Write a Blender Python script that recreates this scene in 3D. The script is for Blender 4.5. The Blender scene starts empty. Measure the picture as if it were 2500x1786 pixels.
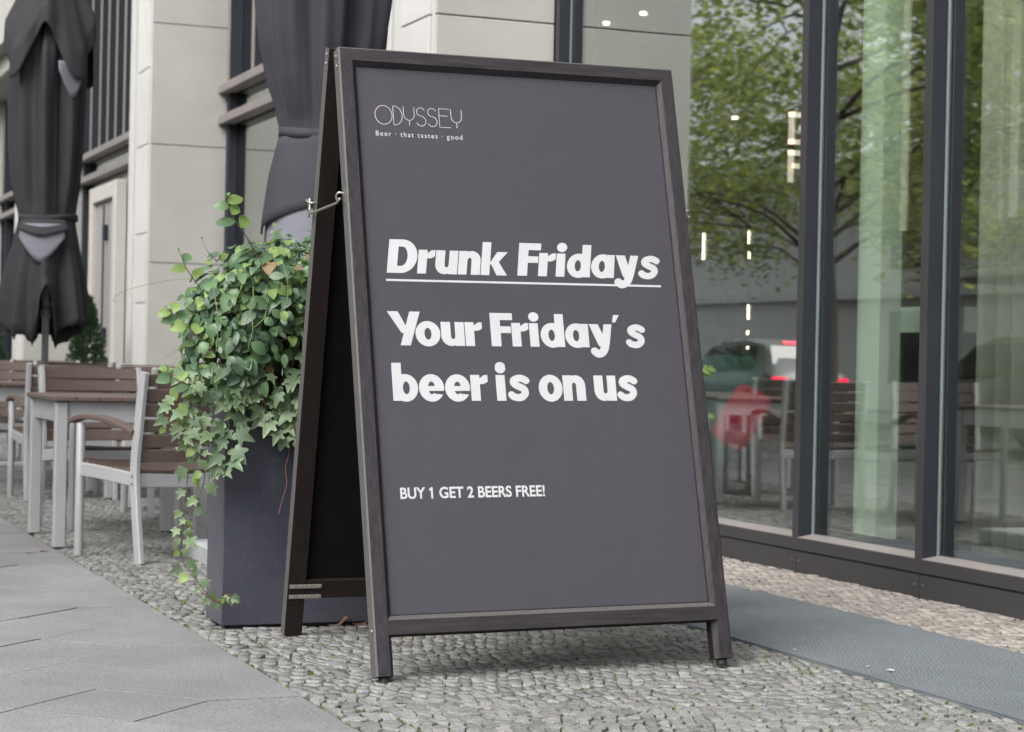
import bpy, math, random
import numpy as np
from mathutils import Vector, Matrix, Quaternion
random.seed(7); rng = np.random.default_rng(11)
sc = bpy.context.scene; COL = sc.collection; R = math.radians

# ------------------------------------------------------------------ camera
YAW, PITCH, ROLL, EYE = R(21.9), -13/4861.0, .021, .95
fw = Vector((math.sin(YAW)*math.cos(PITCH), math.cos(YAW)*math.cos(PITCH), math.sin(PITCH)))
r0 = fw.cross(Vector((0, 0, 1))).normalized(); u0 = r0.cross(fw)
cr = r0*math.cos(ROLL)+u0*math.sin(ROLL); cu = u0*math.cos(ROLL)-r0*math.sin(ROLL)
cam = bpy.data.cameras.new('camera'); cam.lens = 70; cam.sensor_width = 36; cam.clip_end = 400; cam.clip_start = .05
cam.dof.use_dof = True; cam.dof.focus_distance = 5.75; cam.dof.aperture_fstop = 6.3
co = bpy.data.objects.new('camera', cam); COL.objects.link(co)
co.matrix_world = Matrix(((cr.x, cu.x, -fw.x, 0), (cr.y, cu.y, -fw.y, 0), (cr.z, cu.z, -fw.z, EYE), (0, 0, 0, 1)))
sc.camera = co
sc.render.engine = 'CYCLES'; sc.render.resolution_x = 1024; sc.render.resolution_y = 731
sc.view_settings.view_transform = 'Standard'; sc.view_settings.look = 'None'; sc.view_settings.gamma = 1
sc.view_settings.exposure = 0.88
sc.cycles.max_bounces = 8; sc.cycles.transparent_max_bounces = 16; sc.cycles.use_denoising = True
sc.cycles.sample_clamp_indirect = 6

# ------------------------------------------------------------------ sky and sun (bright overcast)
SUN_EL, SUN_AZ = R(46), R(-122)      # azimuth from +Y towards +X; light comes from the open street side
world = bpy.data.worlds.new('World'); sc.world = world; world.use_nodes = True
nt = world.node_tree; nt.nodes.clear()
sky = nt.nodes.new('ShaderNodeTexSky'); sky.sky_type = 'NISHITA'; sky.sun_disc = False
sky.sun_elevation = SUN_EL; sky.sun_rotation = SUN_AZ; sky.air_density = 1.0; sky.dust_density = 4.0; sky.ozone_density = 1.0
hs = nt.nodes.new('ShaderNodeHueSaturation'); hs.inputs['Saturation'].default_value = .28
bg = nt.nodes.new('ShaderNodeBackground'); bg.inputs['Strength'].default_value = .15
wo = nt.nodes.new('ShaderNodeOutputWorld')
nt.links.new(sky.outputs[0], hs.inputs['Color']); nt.links.new(hs.outputs[0], bg.inputs['Color']); nt.links.new(bg.outputs[0], wo.inputs[0])
sl = bpy.data.lights.new('sun', 'SUN'); sl.energy = 1.5; sl.angle = R(36); sl.color = (1, .97, .93)
so = bpy.data.objects.new('sun', sl); COL.objects.link(so)
sd = Vector((math.sin(SUN_AZ)*math.cos(SUN_EL), math.cos(SUN_AZ)*math.cos(SUN_EL), math.sin(SUN_EL)))
so.rotation_euler = sd.to_track_quat('Z', 'Y').to_euler(); so.location = (-6, 0, 12)

# ------------------------------------------------------------------ helpers
def tag(o, label=None, cat=None, group=None, kind=None):
    if label: o['label'] = label
    if cat: o['category'] = cat
    if group: o['group'] = group
    if kind: o['kind'] = kind
    return o
def empty(name, loc=(0, 0, 0), rz=0, parent=None):
    o = bpy.data.objects.new(name, None); COL.objects.link(o); o.location = loc; o.rotation_euler = (0, 0, rz)
    o.empty_display_size = .1
    if parent: o.parent = parent
    return o
def link(name, me, parent=None):
    o = bpy.data.objects.new(name, me); COL.objects.link(o)
    if parent: o.parent = parent
    return o
class MB:
    def __init__(s): s.v = []; s.f = []; s.m = []; s.c = []
    def add(s, vs, fs, mi=0, col=None):
        b = len(s.v); s.v.extend([tuple(p) for p in vs]); s.f.extend([tuple(i+b for i in f) for f in fs]); s.m.extend([mi]*len(fs))
        if col is not None: s.c.extend([col]*len(vs))
        return s
    def box(s, x0, x1, y0, y1, z0, z1, mi=0, M=None, bev=0):
        if bev:
            e = bev; vs = []; fs = []
            # chamfered box: three nested rings
            def ring(ix, z): return [(x0+ix, y0+e, z), (x0+e, y0+ix, z), (x1-e, y0+ix, z), (x1-ix, y0+e, z), (x1-ix, y1-e, z), (x1-e, y1-ix, z), (x0+e, y1-ix, z), (x0+ix, y1-e, z)]
            def rin(z): return [(x0+e, y0+e, z)]*2+[(x1-e, y0+e, z)]*2+[(x1-e, y1-e, z)]*2+[(x0+e, y1-e, z)]*2
            vs = ring(0, z0+e)+ring(0, z1-e)+[(x0+e, y0+e, z1), (x1-e, y0+e, z1), (x1-e, y1-e, z1), (x0+e, y1-e, z1)]+[(x0+e, y0+e, z0), (x1-e, y0+e, z0), (x1-e, y1-e, z0), (x0+e, y1-e, z0)]
            fs = [(i, (i+1) % 8, 8+(i+1) % 8, 8+i) for i in range(8)]+[(16, 17, 18, 19), (23, 22, 21, 20)]
            for k in range(4):
                a, b = 2*k, 2*k+1; c2 = (2*k+2) % 8
                fs += [(8+a, 8+b, 16+k), (8+b, 8+c2, 16+(k+1) % 4, 16+k), (b, a, 20+k), (c2, b, 20+k, 20+(k+1) % 4)]
        else:
            vs = [(x0, y0, z0), (x1, y0, z0), (x1, y1, z0), (x0, y1, z0), (x0, y0, z1), (x1, y0, z1), (x1, y1, z1), (x0, y1, z1)]
            fs = [(3, 2, 1, 0), (4, 5, 6, 7), (0, 1, 5, 4), (1, 2, 6, 5), (2, 3, 7, 6), (3, 0, 4, 7)]
        if M is not None: vs = [M @ Vector(p) for p in vs]
        return s.add(vs, fs, mi)
    def tube(s, pts, rad, n=8, mi=0, cap=True, sec=None):
        pts = [Vector(p) for p in pts]; rads = rad if isinstance(rad, (list, tuple)) else [rad]*len(pts)
        vs = []; fs = []; ref = None
        for i, p in enumerate(pts):
            d = (pts[min(i+1, len(pts)-1)]-pts[max(i-1, 0)]).normalized()
            if ref is None: ref = d.orthogonal().normalized() if abs(d.z) < .9 else Vector((1, 0, 0))
            a = (ref-d*ref.dot(d)).normalized(); b = d.cross(a); ref = a
            if sec: vs += [p+a*x*rads[i]+b*y*rads[i] for x, y in sec]
            else: vs += [p+(a*math.cos(2*math.pi*k/n)+b*math.sin(2*math.pi*k/n))*rads[i] for k in range(n)]
        if sec: n = len(sec)
        for i in range(len(pts)-1):
            fs += [(i*n+k, i*n+(k+1) % n, (i+1)*n+(k+1) % n, (i+1)*n+k) for k in range(n)]
        if cap: fs += [tuple(range(n))[::-1], tuple(range((len(pts)-1)*n, len(pts)*n))]
        return s.add(vs, fs, mi)
    def lathe(s, prof, n=16, mi=0, o=(0, 0, 0), cap=True):
        vs = []; fs = []
        for r, z in prof: vs += [(o[0]+r*math.cos(2*math.pi*k/n), o[1]+r*math.sin(2*math.pi*k/n), o[2]+z) for k in range(n)]
        for i in range(len(prof)-1): fs += [(i*n+k, i*n+(k+1) % n, (i+1)*n+(k+1) % n, (i+1)*n+k) for k in range(n)]
        if cap: fs += [tuple(range(n))[::-1], tuple(range((len(prof)-1)*n, len(prof)*n))]
        return s.add(vs, fs, mi)
    def prism(s, poly, y0, y1, mi=0, M=None):   # poly in (x,z), extruded along y
        n = len(poly); vs = [(x, y0, z) for x, z in poly]+[(x, y1, z) for x, z in poly]
        fs = [tuple(range(n)), tuple(range(2*n-1, n-1, -1))]+[(i, n+i, n+(i+1) % n, (i+1) % n) for i in range(n)]
        if M is not None: vs = [M @ Vector(p) for p in vs]
        return s.add(vs, fs, mi)
    def mesh(s, name, mats, smooth=False):
        me = bpy.data.meshes.new(name); me.from_pydata([tuple(p) for p in s.v], [], s.f)
        for m in (mats if isinstance(mats, (list, tuple)) else [mats]): me.materials.append(m)
        if any(s.m): me.polygons.foreach_set('material_index', s.m)
        if smooth: me.polygons.foreach_set('use_smooth', [True]*len(s.f))
        if s.c and len(s.c) == len(s.v):
            a = me.color_attributes.new('tone', 'FLOAT_COLOR', 'POINT')
            a.data.foreach_set('color', np.repeat(np.array(s.c, dtype=np.float32)[:, None], 4, 1).ravel())
        me.update(); return me
    def build(s, name, mats, parent=None, smooth=False): return link(name, s.mesh(name, mats, smooth), parent)
def smooth_by_angle(o, deg=35):
    me = o.data; me.polygons.foreach_set('use_smooth', [True]*len(me.polygons))
    try: me.set_sharp_from_angle(angle=R(deg))
    except Exception: pass
    return o
def copy_tree(o, parent=None):
    c = o.copy(); COL.objects.link(c); c.parent = parent
    for ch in list(o.children): copy_tree(ch, c)
    return c
def bez(pts, n=10):
    p = [Vector(q) for q in pts]; P = [2*p[0]-p[1]]+p+[2*p[-1]-p[-2]]; out = []
    for i in range(1, len(P)-2):
        for k in range(n):
            t = k/n; out.append(.5*((2*P[i])+(P[i+1]-P[i-1])*t+(2*P[i-1]-5*P[i]+4*P[i+1]-P[i+2])*t*t+(3*P[i]-P[i-1]-3*P[i+1]+P[i+2])*t**3))
    return out+[p[-1]]

# ------------------------------------------------------------------ materials
def mat(name, col, rough=.6, metal=0, var=0, vscale=8, bump=0, bscale=60, spec=.5, col2=None, stretch=None, tone=None, rvar=0, coat=0, emit=None, fleck=0, fscale=300, fcol=(.6, .6, .6)):
    m = bpy.data.materials.new(name); m.use_nodes = True; t = m.node_tree; b = t.nodes['Principled BSDF']
    N = t.nodes.new; L = t.links.new
    b.inputs['Base Color'].default_value = (*col, 1); b.inputs['Roughness'].default_value = rough; b.inputs['Metallic'].default_value = metal
    b.inputs['Specular IOR Level'].default_value = spec; b.inputs['Coat Weight'].default_value = coat
    if emit: b.inputs['Emission Color'].default_value = (*emit[0], 1); b.inputs['Emission Strength'].default_value = emit[1]
    tc = N('ShaderNodeTexCoord'); mp = N('ShaderNodeMapping'); L(tc.outputs['Object'], mp.inputs[0])
    if stretch: mp.inputs['Scale'].default_value = stretch
    c = None
    if var or col2:
        n = N('ShaderNodeTexNoise'); n.inputs['Scale'].default_value = vscale; n.inputs['Detail'].default_value = 6; n.inputs['Roughness'].default_value = .62
        L(mp.outputs[0], n.inputs['Vector'])
        mr = N('ShaderNodeMapRange'); mr.inputs['From Min'].default_value = .3; mr.inputs['From Max'].default_value = .7; L(n.outputs['Fac'], mr.inputs['Value'])
        mx = N('ShaderNodeMix'); mx.data_type = 'RGBA'
        a = [x*(1-var) for x in col]; d = list(col2) if col2 else [min(1, x*(1+var)) for x in col]
        mx.inputs[6].default_value = (*a, 1); mx.inputs[7].default_value = (*d, 1); L(mr.outputs[0], mx.inputs[0]); c = mx.outputs[2]
        if rvar:
            r = N('ShaderNodeMapRange'); r.inputs['To Min'].default_value = rough-rvar; r.inputs['To Max'].default_value = rough+rvar
            r.inputs['From Min'].default_value = .3; r.inputs['From Max'].default_value = .7
            L(n.outputs['Fac'], r.inputs['Value']); L(r.outputs[0], b.inputs['Roughness'])
    if fleck:
        n3 = N('ShaderNodeTexNoise'); n3.inputs['Scale'].default_value = fscale; n3.inputs['Detail'].default_value = 2; L(mp.outputs[0], n3.inputs['Vector'])
        m3 = N('ShaderNodeMapRange'); m3.inputs['From Min'].default_value = .52; m3.inputs['From Max'].default_value = .72; m3.inputs['To Max'].default_value = fleck; L(n3.outputs['Fac'], m3.inputs['Value'])
        x3 = N('ShaderNodeMix'); x3.data_type = 'RGBA'; L(m3.outputs[0], x3.inputs[0]); x3.inputs[7].default_value = (*fcol, 1)
        if c: L(c, x3.inputs[6])
        else: x3.inputs[6].default_value = (*col, 1)
        c = x3.outputs[2]
    if tone:
        at = N('ShaderNodeAttribute'); at.attribute_name = 'tone'
        r = N('ShaderNodeMapRange'); r.inputs['To Min'].default_value = tone[0]; r.inputs['To Max'].default_value = tone[1]; L(at.outputs['Fac'], r.inputs['Value'])
        mx = N('ShaderNodeMix'); mx.data_type = 'RGBA'; mx.blend_type = 'MULTIPLY'; mx.inputs[0].default_value = 1
        if c: L(c, mx.inputs[6])
        else: mx.inputs[6].default_value = (*col, 1)
        cb = N('ShaderNodeCombineColor'); [L(r.outputs[0], cb.inputs[i]) for i in range(3)]; L(cb.outputs[0], mx.inputs[7]); c = mx.outputs[2]
    if c: L(c, b.inputs['Base Color'])
    if bump:
        n2 = N('ShaderNodeTexNoise'); n2.inputs['Scale'].default_value = bscale; n2.inputs['Detail'].default_value = 4; L(mp.outputs[0], n2.inputs['Vector'])
        bp = N('ShaderNodeBump'); bp.inputs['Strength'].default_value = bump; bp.inputs['Distance'].default_value = .01; L(n2.outputs['Fac'], bp.inputs['Height']); L(bp.outputs[0], b.inputs['Normal'])
    return m
def glass_mat(name, tint, refl, rough=.0):
    m = bpy.data.materials.new(name); m.use_nodes = True; t = m.node_tree; t.nodes.clear(); N = t.nodes.new; L = t.links.new
    o = N('ShaderNodeOutputMaterial'); tr = N('ShaderNodeBsdfTransparent'); tr.inputs[0].default_value = (*tint, 1)
    g = N('ShaderNodeBsdfGlossy'); g.inputs['Roughness'].default_value = rough; g.inputs['Color'].default_value = (.97, 1, .98, 1)
    lw = N('ShaderNodeLayerWeight'); lw.inputs['Blend'].default_value = .5
    mr = N('ShaderNodeMapRange'); mr.inputs['To Min'].default_value = refl[0]; mr.inputs['To Max'].default_value = refl[1]
    L(lw.outputs['Facing'], mr.inputs['Value'])
    mx = N('ShaderNodeMixShader'); L(mr.outputs[0], mx.inputs[0]); L(tr.outputs[0], mx.inputs[1]); L(g.outputs[0], mx.inputs[2]); L(mx.outputs[0], o.inputs[0])
    # old float panes are never perfectly flat: very slow waves bend the mirrored street
    tc = N('ShaderNodeTexCoord'); n = N('ShaderNodeTexNoise'); n.inputs['Scale'].default_value = .9; n.inputs['Detail'].default_value = 1; L(tc.outputs['Object'], n.inputs['Vector'])
    bp = N('ShaderNodeBump'); bp.inputs['Strength'].default_value = .06; bp.inputs['Distance'].default_value = .02; L(n.outputs['Fac'], bp.inputs['Height']); L(bp.outputs[0], g.inputs['Normal'])
    return m
M = {}
M['slab'] = mat('granite_slab', (.226, .223, .231), .8, var=.2, vscale=1.7, bump=.5, bscale=200, tone=(.92, 1.06), fleck=1, fscale=105, fcol=(.12, .116, .12))
M['cobble'] = mat('cobble_stone', (.195, .195, .19), .74, var=.24, vscale=30, bump=1, bscale=90, tone=(.70, 1.22), fleck=.6, fscale=260, fcol=(.47, .46, .44))
M['cobble_sand'] = mat('cobble_sandy', (.29, .265, .24), .85, var=.16, vscale=24, bump=.7, bscale=170, tone=(.7, 1.15), fleck=.35, fscale=500, fcol=(.5, .46, .42))
M['road'] = mat('asphalt', (.055, .055, .058), .85, var=.2, vscale=4, bump=.4, bscale=150)
M['stone'] = mat('limestone', (.395, .388, .368), .82, var=.07, vscale=2.2, bump=.12, bscale=140, tone=(.95, 1.04), fleck=.12, fscale=160, fcol=(.3, .28, .25))
M['stone_lit'] = mat('limestone_lit', (.50, .496, .487), .82, var=.06, vscale=2.2, bump=.1, bscale=140, tone=(.96, 1.03))  # limestone lightened for the street faces: extra sky light put into the colour
M['joint'] = mat('mortar', (.06, .056, .05), .9, var=.1)
M['alu'] = mat('dark_aluminium', (.035, .033, .036), .42, var=.12, vscale=1.5, spec=.5, rvar=.08, bump=.03, bscale=30)
M['alu_dark_shade'] = mat('dark_shade_aluminium', (.02, .023, .031), .6, spec=.2, var=.1, vscale=2)  # dark frames; on shopfront mullions the tone stands in for a dark reflection
M['bronze'] = mat('grey_bronze_rail', (.20, .18, .175), .5, var=.08, vscale=3)
M['gasket'] = mat('pale_gasket', (.17, .21, .205), .4, var=.08, vscale=5)
M['rubber'] = mat('black_rubber', (.012, .012, .013), .6, var=.2)
M['steel'] = mat('zinc_steel', (.52, .5, .46), .32, metal=.9, var=.12, vscale=40, bump=.1, bscale=90)
M['strap'] = mat('dull_steel_strap', (.30, .285, .25), .5, metal=.55, var=.18, vscale=30, bump=.1, bscale=60)
M['frame'] = mat('stained_dark_wood', (.0185, .0148, .0185), .5, var=.45, vscale=5, stretch=(14, 14, 1.0), bump=.2, bscale=30, rvar=.13, fleck=.35, fscale=7, fcol=(.05, .044, .05))
M['frame_h'] = mat('stained_dark_wood_rail', (.0185, .0148, .0185), .5, var=.45, vscale=5, stretch=(1.0, 14, 14), bump=.2, bscale=30, rvar=.13, fleck=.35, fscale=7, fcol=(.05, .044, .05))
M['frame_edge'] = mat('worn_and_highlit_wood_edge', (.082, .08, .077), .62, var=.16, vscale=5, stretch=(14, 14, 1.5), bump=.08)  # worn side faces; also a painted highlight on chamfers and the bottom moulding
M['frame_in'] = mat('dark_inner_wood', (.016, .012, .011), .8, spec=.15, var=.2, vscale=5, stretch=(14, 14, 1.5))
M['board'] = mat('grey_board', (.046, .0415, .0535), .6, var=.07, vscale=1.6, bump=.03, bscale=260, rvar=.06, fleck=.05, fscale=22, fcol=(.12, .115, .12))
M['board_back'] = mat('black_board_back', (.006, .0055, .0055), .9, var=.15, spec=.08)
M['paint'] = mat('white_lettering', (.50, .50, .515), .65, var=.05, vscale=9)
M['planter'] = mat('anthracite_planter', (.052, .055, .076), .3, spec=.75, var=.1, vscale=3, bump=.08, bscale=350, fleck=.3, fscale=38, fcol=(.12, .10, .09))
M['soil'] = mat('soil', (.03, .022, .015), .95, var=.3, bump=.6, bscale=40)
M['wood'] = mat('weathered_teak', (.112, .08, .068), .6, var=.22, vscale=7, stretch=(2, 22, 22), bump=.12, bscale=50, rvar=.1)
M['silver'] = mat('silver_powdercoat', (.42, .428, .44), .42, metal=.25, var=.05, vscale=6, bump=.03, bscale=300)
M['screw'] = mat('screw_steel', (.45, .43, .38), .3, metal=.9, var=.1)
M['cloth'] = mat('charcoal_canvas', (.034, .033, .037), .85, var=.12, vscale=3, bump=.15, bscale=500, spec=.3)
M['cloth_lit'] = mat('lit_bluish_canvas', (.040, .041, .050), .82, var=.12, vscale=3, bump=.12, bscale=500, spec=.3)  # the charcoal canvas again, lighter and bluer: lighting put into the colour
M['lining'] = mat('grey_lining', (.165, .168, .2), .8, var=.06, vscale=4, bump=.1, bscale=400)
M['pole'] = mat('grey_pole', (.30, .315, .335), .45, metal=.3, var=.06)
M['concrete'] = mat('pale_concrete', (.36, .37, .39), .8, var=.1, vscale=6, bump=.2, bscale=90)
M['mat'] = mat('grey_blue_steel_grate', (.118, .134, .147), .62, var=.16, vscale=3, bump=.1, bscale=90)
M['stud'] = mat('worn_grate_stud', (.145, .163, .178), .58, var=.15, vscale=9, metal=.2)
M['door'] = mat('grey_door', (.30, .29, .29), .45, var=.05)
M['doorframe'] = mat('pale_door_frame', (.46, .44, .42), .6, var=.05)
M['bark'] = mat('bark', (.09, .075, .06), .9, var=.3, vscale=20, bump=.6, bscale=30)
M['stem'] = mat('green_brown_stem', (.09, .075, .04), .7, var=.3, vscale=30)
M['redstem'] = mat('red_stem', (.19, .07, .06), .55, var=.2, vscale=30)
M['greenstem'] = mat('green_stem', (.16, .24, .06), .5, var=.2, vscale=30)
def leafmat(name, col, col2, rough=.38, trans=.25, spec=.5, edge=None):
    m = mat(name, col, rough, var=.01, vscale=14, col2=col2, spec=spec, tone=(.72, 1.25))
    t = m.node_tree; b = t.nodes['Principled BSDF']; o = t.nodes['Material Output']
    tr = t.nodes.new('ShaderNodeBsdfTranslucent'); tr.inputs[0].default_value = (col2[0]*1.5, col2[1]*1.6, col2[2]*.8, 1)
    mx = t.nodes.new('ShaderNodeMixShader'); mx.inputs[0].default_value = trans
    t.links.new(b.outputs[0], mx.inputs[1]); t.links.new(tr.outputs[0], mx.inputs[2]); t.links.new(mx.outputs[0], o.inputs[0]); return m
M['leaf0'] = leafmat('leaf_deep', (.044, .092, .052), (.08, .14, .078), .4, .18)
M['leaf1'] = leafmat('leaf_mid', (.076, .148, .066), (.11, .19, .088), .42, .22)
M['leaf2'] = leafmat('leaf_young', (.165, .255, .07), (.23, .32, .11), .48, .32)
M['ivy0'] = leafmat('ivy_deep', (.085, .145, .08), (.145, .205, .12), .5, .2)
M['ivy1'] = leafmat('ivy_pale', (.11, .19, .085), (.20, .27, .15), .5, .22)
M['leaf3'] = leafmat('leaf_withered', (.16, .10, .05), (.24, .17, .09), .6, .2)
M['vein'] = leafmat('leaf_rib', (.14, .21, .08), (.2, .27, .12), .5, .2)
M['rim'] = leafmat('ivy_rim', (.25, .30, .18), (.36, .4, .26), .5, .2)
M['conifer'] = leafmat('conifer', (.022, .05, .022), (.05, .10, .04), .6, .1)
M['tree0'] = leafmat('tree_leaf', (.135, .16, .08), (.20, .225, .125), .6, .5)
M['tree1'] = leafmat('tree_leaf_pale', (.20, .225, .11), (.28, .30, .16), .6, .5)
M['glass'] = glass_mat('shop_glass', (.97, .99, .97), (.06, .66), .012)
M['glass2'] = glass_mat('window_glass', (.55, .6, .58), (.2, .72))
M['floor_in'] = mat('dark_wood_floor', (.035, .028, .022), .5, var=.3, vscale=4, stretch=(1, 8, 1))
M['wall_in'] = mat('grey_green_wall', (.16, .19, .165), .8, var=.06)
M['ceil_in'] = mat('dark_ceiling', (.10, .10, .095), .9, var=.05)
M['mint'] = mat('mint_plaster', (.56, .70, .57), .7, var=.03, vscale=2)
M['mint2'] = mat('deeper_mint_plaster', (.30, .40, .32), .7, var=.03, vscale=2)
M['curtain'] = mat('sheer_curtain', (.50, .53, .44), .9, var=.06, vscale=3)
M['velvet_green'] = mat('green_velvet', (.016, .08, .064), .8, var=.25, vscale=9, bump=.1)
M['velvet_teal'] = mat('teal_velvet', (.014, .04, .05), .8, var=.25, vscale=9, bump=.1)
M['velvet_red'] = mat('crimson_velvet', (.38, .012, .045), .75, var=.2, vscale=9)
M['lamp'] = mat('lamp_tube', (.9, .85, .7), .5, emit=((1, .87, .66), 5), var=.01)
M['neon'] = mat('lit_letter', (.9, .8, .7), .5, emit=((1, .86, .74), .6), var=.01)
M['white'] = mat('white_render', (.62, .61, .58), .85, var=.06, vscale=2, bump=.1)
M['grey_render'] = mat('grey_render', (.28, .275, .27), .85, var=.07, vscale=2, bump=.1)
M['carwhite'] = mat('white_car_paint', (.24, .245, .26), .35, coat=.4, var=.02)
M['cargrey'] = mat('grey_car_paint', (.16, .17, .19), .22, coat=.7, metal=.4, var=.03)
M['carglass'] = mat('car_glass', (.015, .018, .02), .06, spec=.8, var=.1)
M['tail'] = mat('tail_light', (.5, .01, .02), .3, emit=((1, .02, .08), 1.6), var=.05)
M['head'] = mat('head_light', (.6, .62, .65), .15, var=.05)
M['kerb'] = mat('kerb_granite', (.31, .3, .29), .8, var=.15, vscale=6, bump=.3)
M['dryleaf'] = mat('dry_leaf', (.34, .22, .13), .8, var=.25, vscale=60)
M['brownleaf'] = mat('brown_leaf', (.10, .05, .035), .8, var=.25, vscale=60)
M['petal'] = mat('pale_petal', (.6, .55, .5), .8, var=.1)
M['weed'] = leafmat('weed_leaf', (.10, .2, .03), (.16, .27, .05))
# ground under the cobbles: sandy soil with moss of its own patches
def moss_mat():
    m = mat('joint_soil', (.04, .036, .03), .95, var=.3, vscale=30, bump=.6, bscale=120)
    t = m.node_tree; b = t.nodes['Principled BSDF']; src = b.inputs['Base Color'].links[0].from_socket
    tc = t.nodes.new('ShaderNodeTexCoord'); n = t.nodes.new('ShaderNodeTexNoise'); n.inputs['Scale'].default_value = 2.6; n.inputs['Detail'].default_value = 8; n.inputs['Roughness'].default_value = .75
    t.links.new(tc.outputs['Object'], n.inputs['Vector'])
    r = t.nodes.new('ShaderNodeMapRange'); r.inputs['From Min'].default_value = .44; r.inputs['From Max'].default_value = .58; t.links.new(n.outputs['Fac'], r.inputs['Value'])
    mx = t.nodes.new('ShaderNodeMix'); mx.data_type = 'RGBA'; t.links.new(r.outputs[0], mx.inputs[0]); t.links.new(src, mx.inputs[6]); mx.inputs[7].default_value = (.10, .125, .028, 1)
    t.links.new(mx.outputs[2], b.inputs['Base Color']); return m
M['moss'] = moss_mat()
M['mosspad'] = mat('moss', (.085, .11, .02), .95, col2=(.17, .20, .045), vscale=14, bump=.8, bscale=300, tone=(.5, 1.15))
# ------------------------------------------------------------------ ground, road, pavement
def sheet(name, x0, x1, y0, y1, z, m):
    return tag(MB().add([(x0, y0, z), (x1, y0, z), (x1, y1, z), (x0, y1, z)], [(0, 1, 2, 3)]).build(name, m), kind='structure')
sheet('ground', -180, 180, -180, 180, -.16, M['road'])
sheet('road', -10, -2.8, -60, 120, -.13, M['road'])
tag(MB().box(-2.8, -2.65, -20, 70, -.15, -.004, bev=.012).build('kerb', M['kerb']), kind='structure')
tag(MB().box(-16, -10, -20, 90, -.15, -.02, bev=.02).build('far_pavement', M['slab']), kind='structure')
pav = sheet('pavement', -2.65, 1.553, -6, 44, -.006, M['joint'])
def extrude_poly(mb, pts, z0, z1, tone, e=.0012):
    n = len(pts); cx = sum(p[0] for p in pts)/n; cy = sum(p[1] for p in pts)/n
    def sh(d): return [(cx+(x-cx)*(1-d/math.hypot(x-cx, y-cy)), cy+(y-cy)*(1-d/math.hypot(x-cx, y-cy))) for x, y in pts]
    a, b = sh(.0019), sh(.0019+e*.9)
    vs = [(x, y, z0) for x, y in a]+[(x, y, z1-e) for x, y in a]+[(x, y, z1) for x, y in b]
    fs = [(r*n+i, r*n+(i+1) % n, (r+1)*n+(i+1) % n, (r+1)*n+i) for r in range(2) for i in range(n)]+[tuple(range(2*n, 3*n))]
    mb.add(vs, fs, 0, tone)
mass = MB(); near = []
for m_ in range(-16, 1):
    for n_ in range(-44, 150):
        if (m_+n_) % 2 == 0: continue
        cx, cy = 1.285+.26*m_, 5.385+.26*n_
        if m_ == 0: pts = [(cx-.26, cy), (cx, cy-.26), (1.55, cy-.26), (1.55, cy+.26), (cx, cy+.26)]
        else: pts = [(cx-.26, cy), (cx, cy-.26), (cx+.26, cy), (cx, cy+.26)]
        if cx < -2.4 or cy > 43 or cy < -5.5: continue
        tone = random.random(); z = random.uniform(-.0025, .0015)
        if cx > -.5 and 3.2 < cy < 14:
            b = MB(); extrude_poly(b, pts, -.03, z, tone); b.build('paving_slab', M['slab'], pav)
        else: extrude_poly(mass, pts, -.03, z, tone)
tag(mass.build('far_paving_slabs', M['slab'], pav), kind='stuff')

cob = sheet('cobble_paving', 1.553, 4.9, -6, 44, -.0095, M['moss'])
def proj(p):
    v = Vector(p)-Vector((0, 0, EYE)); d = v.dot(fw); return 1250+4861*v.dot(cr)/d, 893-4861*v.dot(cu)/d, d
def cobbles(x0, x1, y0, y1, px, py, warp, excl=None):
    nx = int((x1-x0)/px*2)+4; ny = int((y1-y0)/py)+4
    K, J = np.meshgrid(np.arange(nx), np.arange(ny))
    Vx = x0+(K-1)*px/2+rng.normal(0, px*.11, K.shape); Vy = y0+(J-1)*py+rng.normal(0, py*.11, K.shape)
    Vy = Vy+warp*np.cos(2*math.pi*(Vx-1.7)/.86)+.012*np.sin(Vx*9+Vy*7); Vx = Vx+.01*np.sin(Vy*8)
    # corners of the hexagonal course are pushed so that stones read as rough squares
    out = []
    for j in range(ny-1):
        s = np.arange(j % 2, nx-2, 2)
        P = np.stack([np.stack([Vx[j, s], Vy[j, s]+py*.12], 1), np.stack([Vx[j, s+1], Vy[j, s+1]-py*.12], 1), np.stack([Vx[j, s+2], Vy[j, s+2]+py*.12], 1),
                      np.stack([Vx[j+1, s+2], Vy[j+1, s+2]-py*.12], 1), np.stack([Vx[j+1, s+1], Vy[j+1, s+1]+py*.12], 1), np.stack([Vx[j+1, s], Vy[j+1, s]-py*.12], 1)], 1)
        out.append(P)
    P = np.concatenate(out); c = P.mean(1)
    k = (c[:, 0] > x0-.004) & (c[:, 0] < x1+.004) & (c[:, 1] > y0) & (c[:, 1] < y1)
    P = P[k]
    P[:, :, 0] = np.clip(P[:, :, 0], x0, x1)
    return P
def stone_verts(P):
    n = len(P); c = P.mean(1, keepdims=True)
    sz = np.linalg.norm(P-c, axis=2, keepdims=True)
    g = rng.uniform(.0022, .0052, (n, 1, 1))
    A = c+(P-c)*(1-g/sz); B = c+(P-c)*(1-(g+.0022*rng.uniform(.5, 1.6, P[:, :, :1].shape))/sz)
    h = rng.normal(0, .0014, (n, 1, 1)); tilt = rng.normal(0, .045, (n, 1, 2)); 
    zB = h+((B-c)*tilt).sum(2, keepdims=True)+rng.normal(0, .0011, B[:, :, :1].shape); zA = zB-.003
    return np.concatenate([np.concatenate([A, zA*0-.016], 2), np.concatenate([A, zA], 2), np.concatenate([B, zB], 2)], 1)
SF = [(r*6+i, r*6+(i+1) % 6, (r+1)*6+(i+1) % 6, (r+1)*6+i) for r in range(2) for i in range(6)]+[tuple(range(12, 18))]
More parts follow.
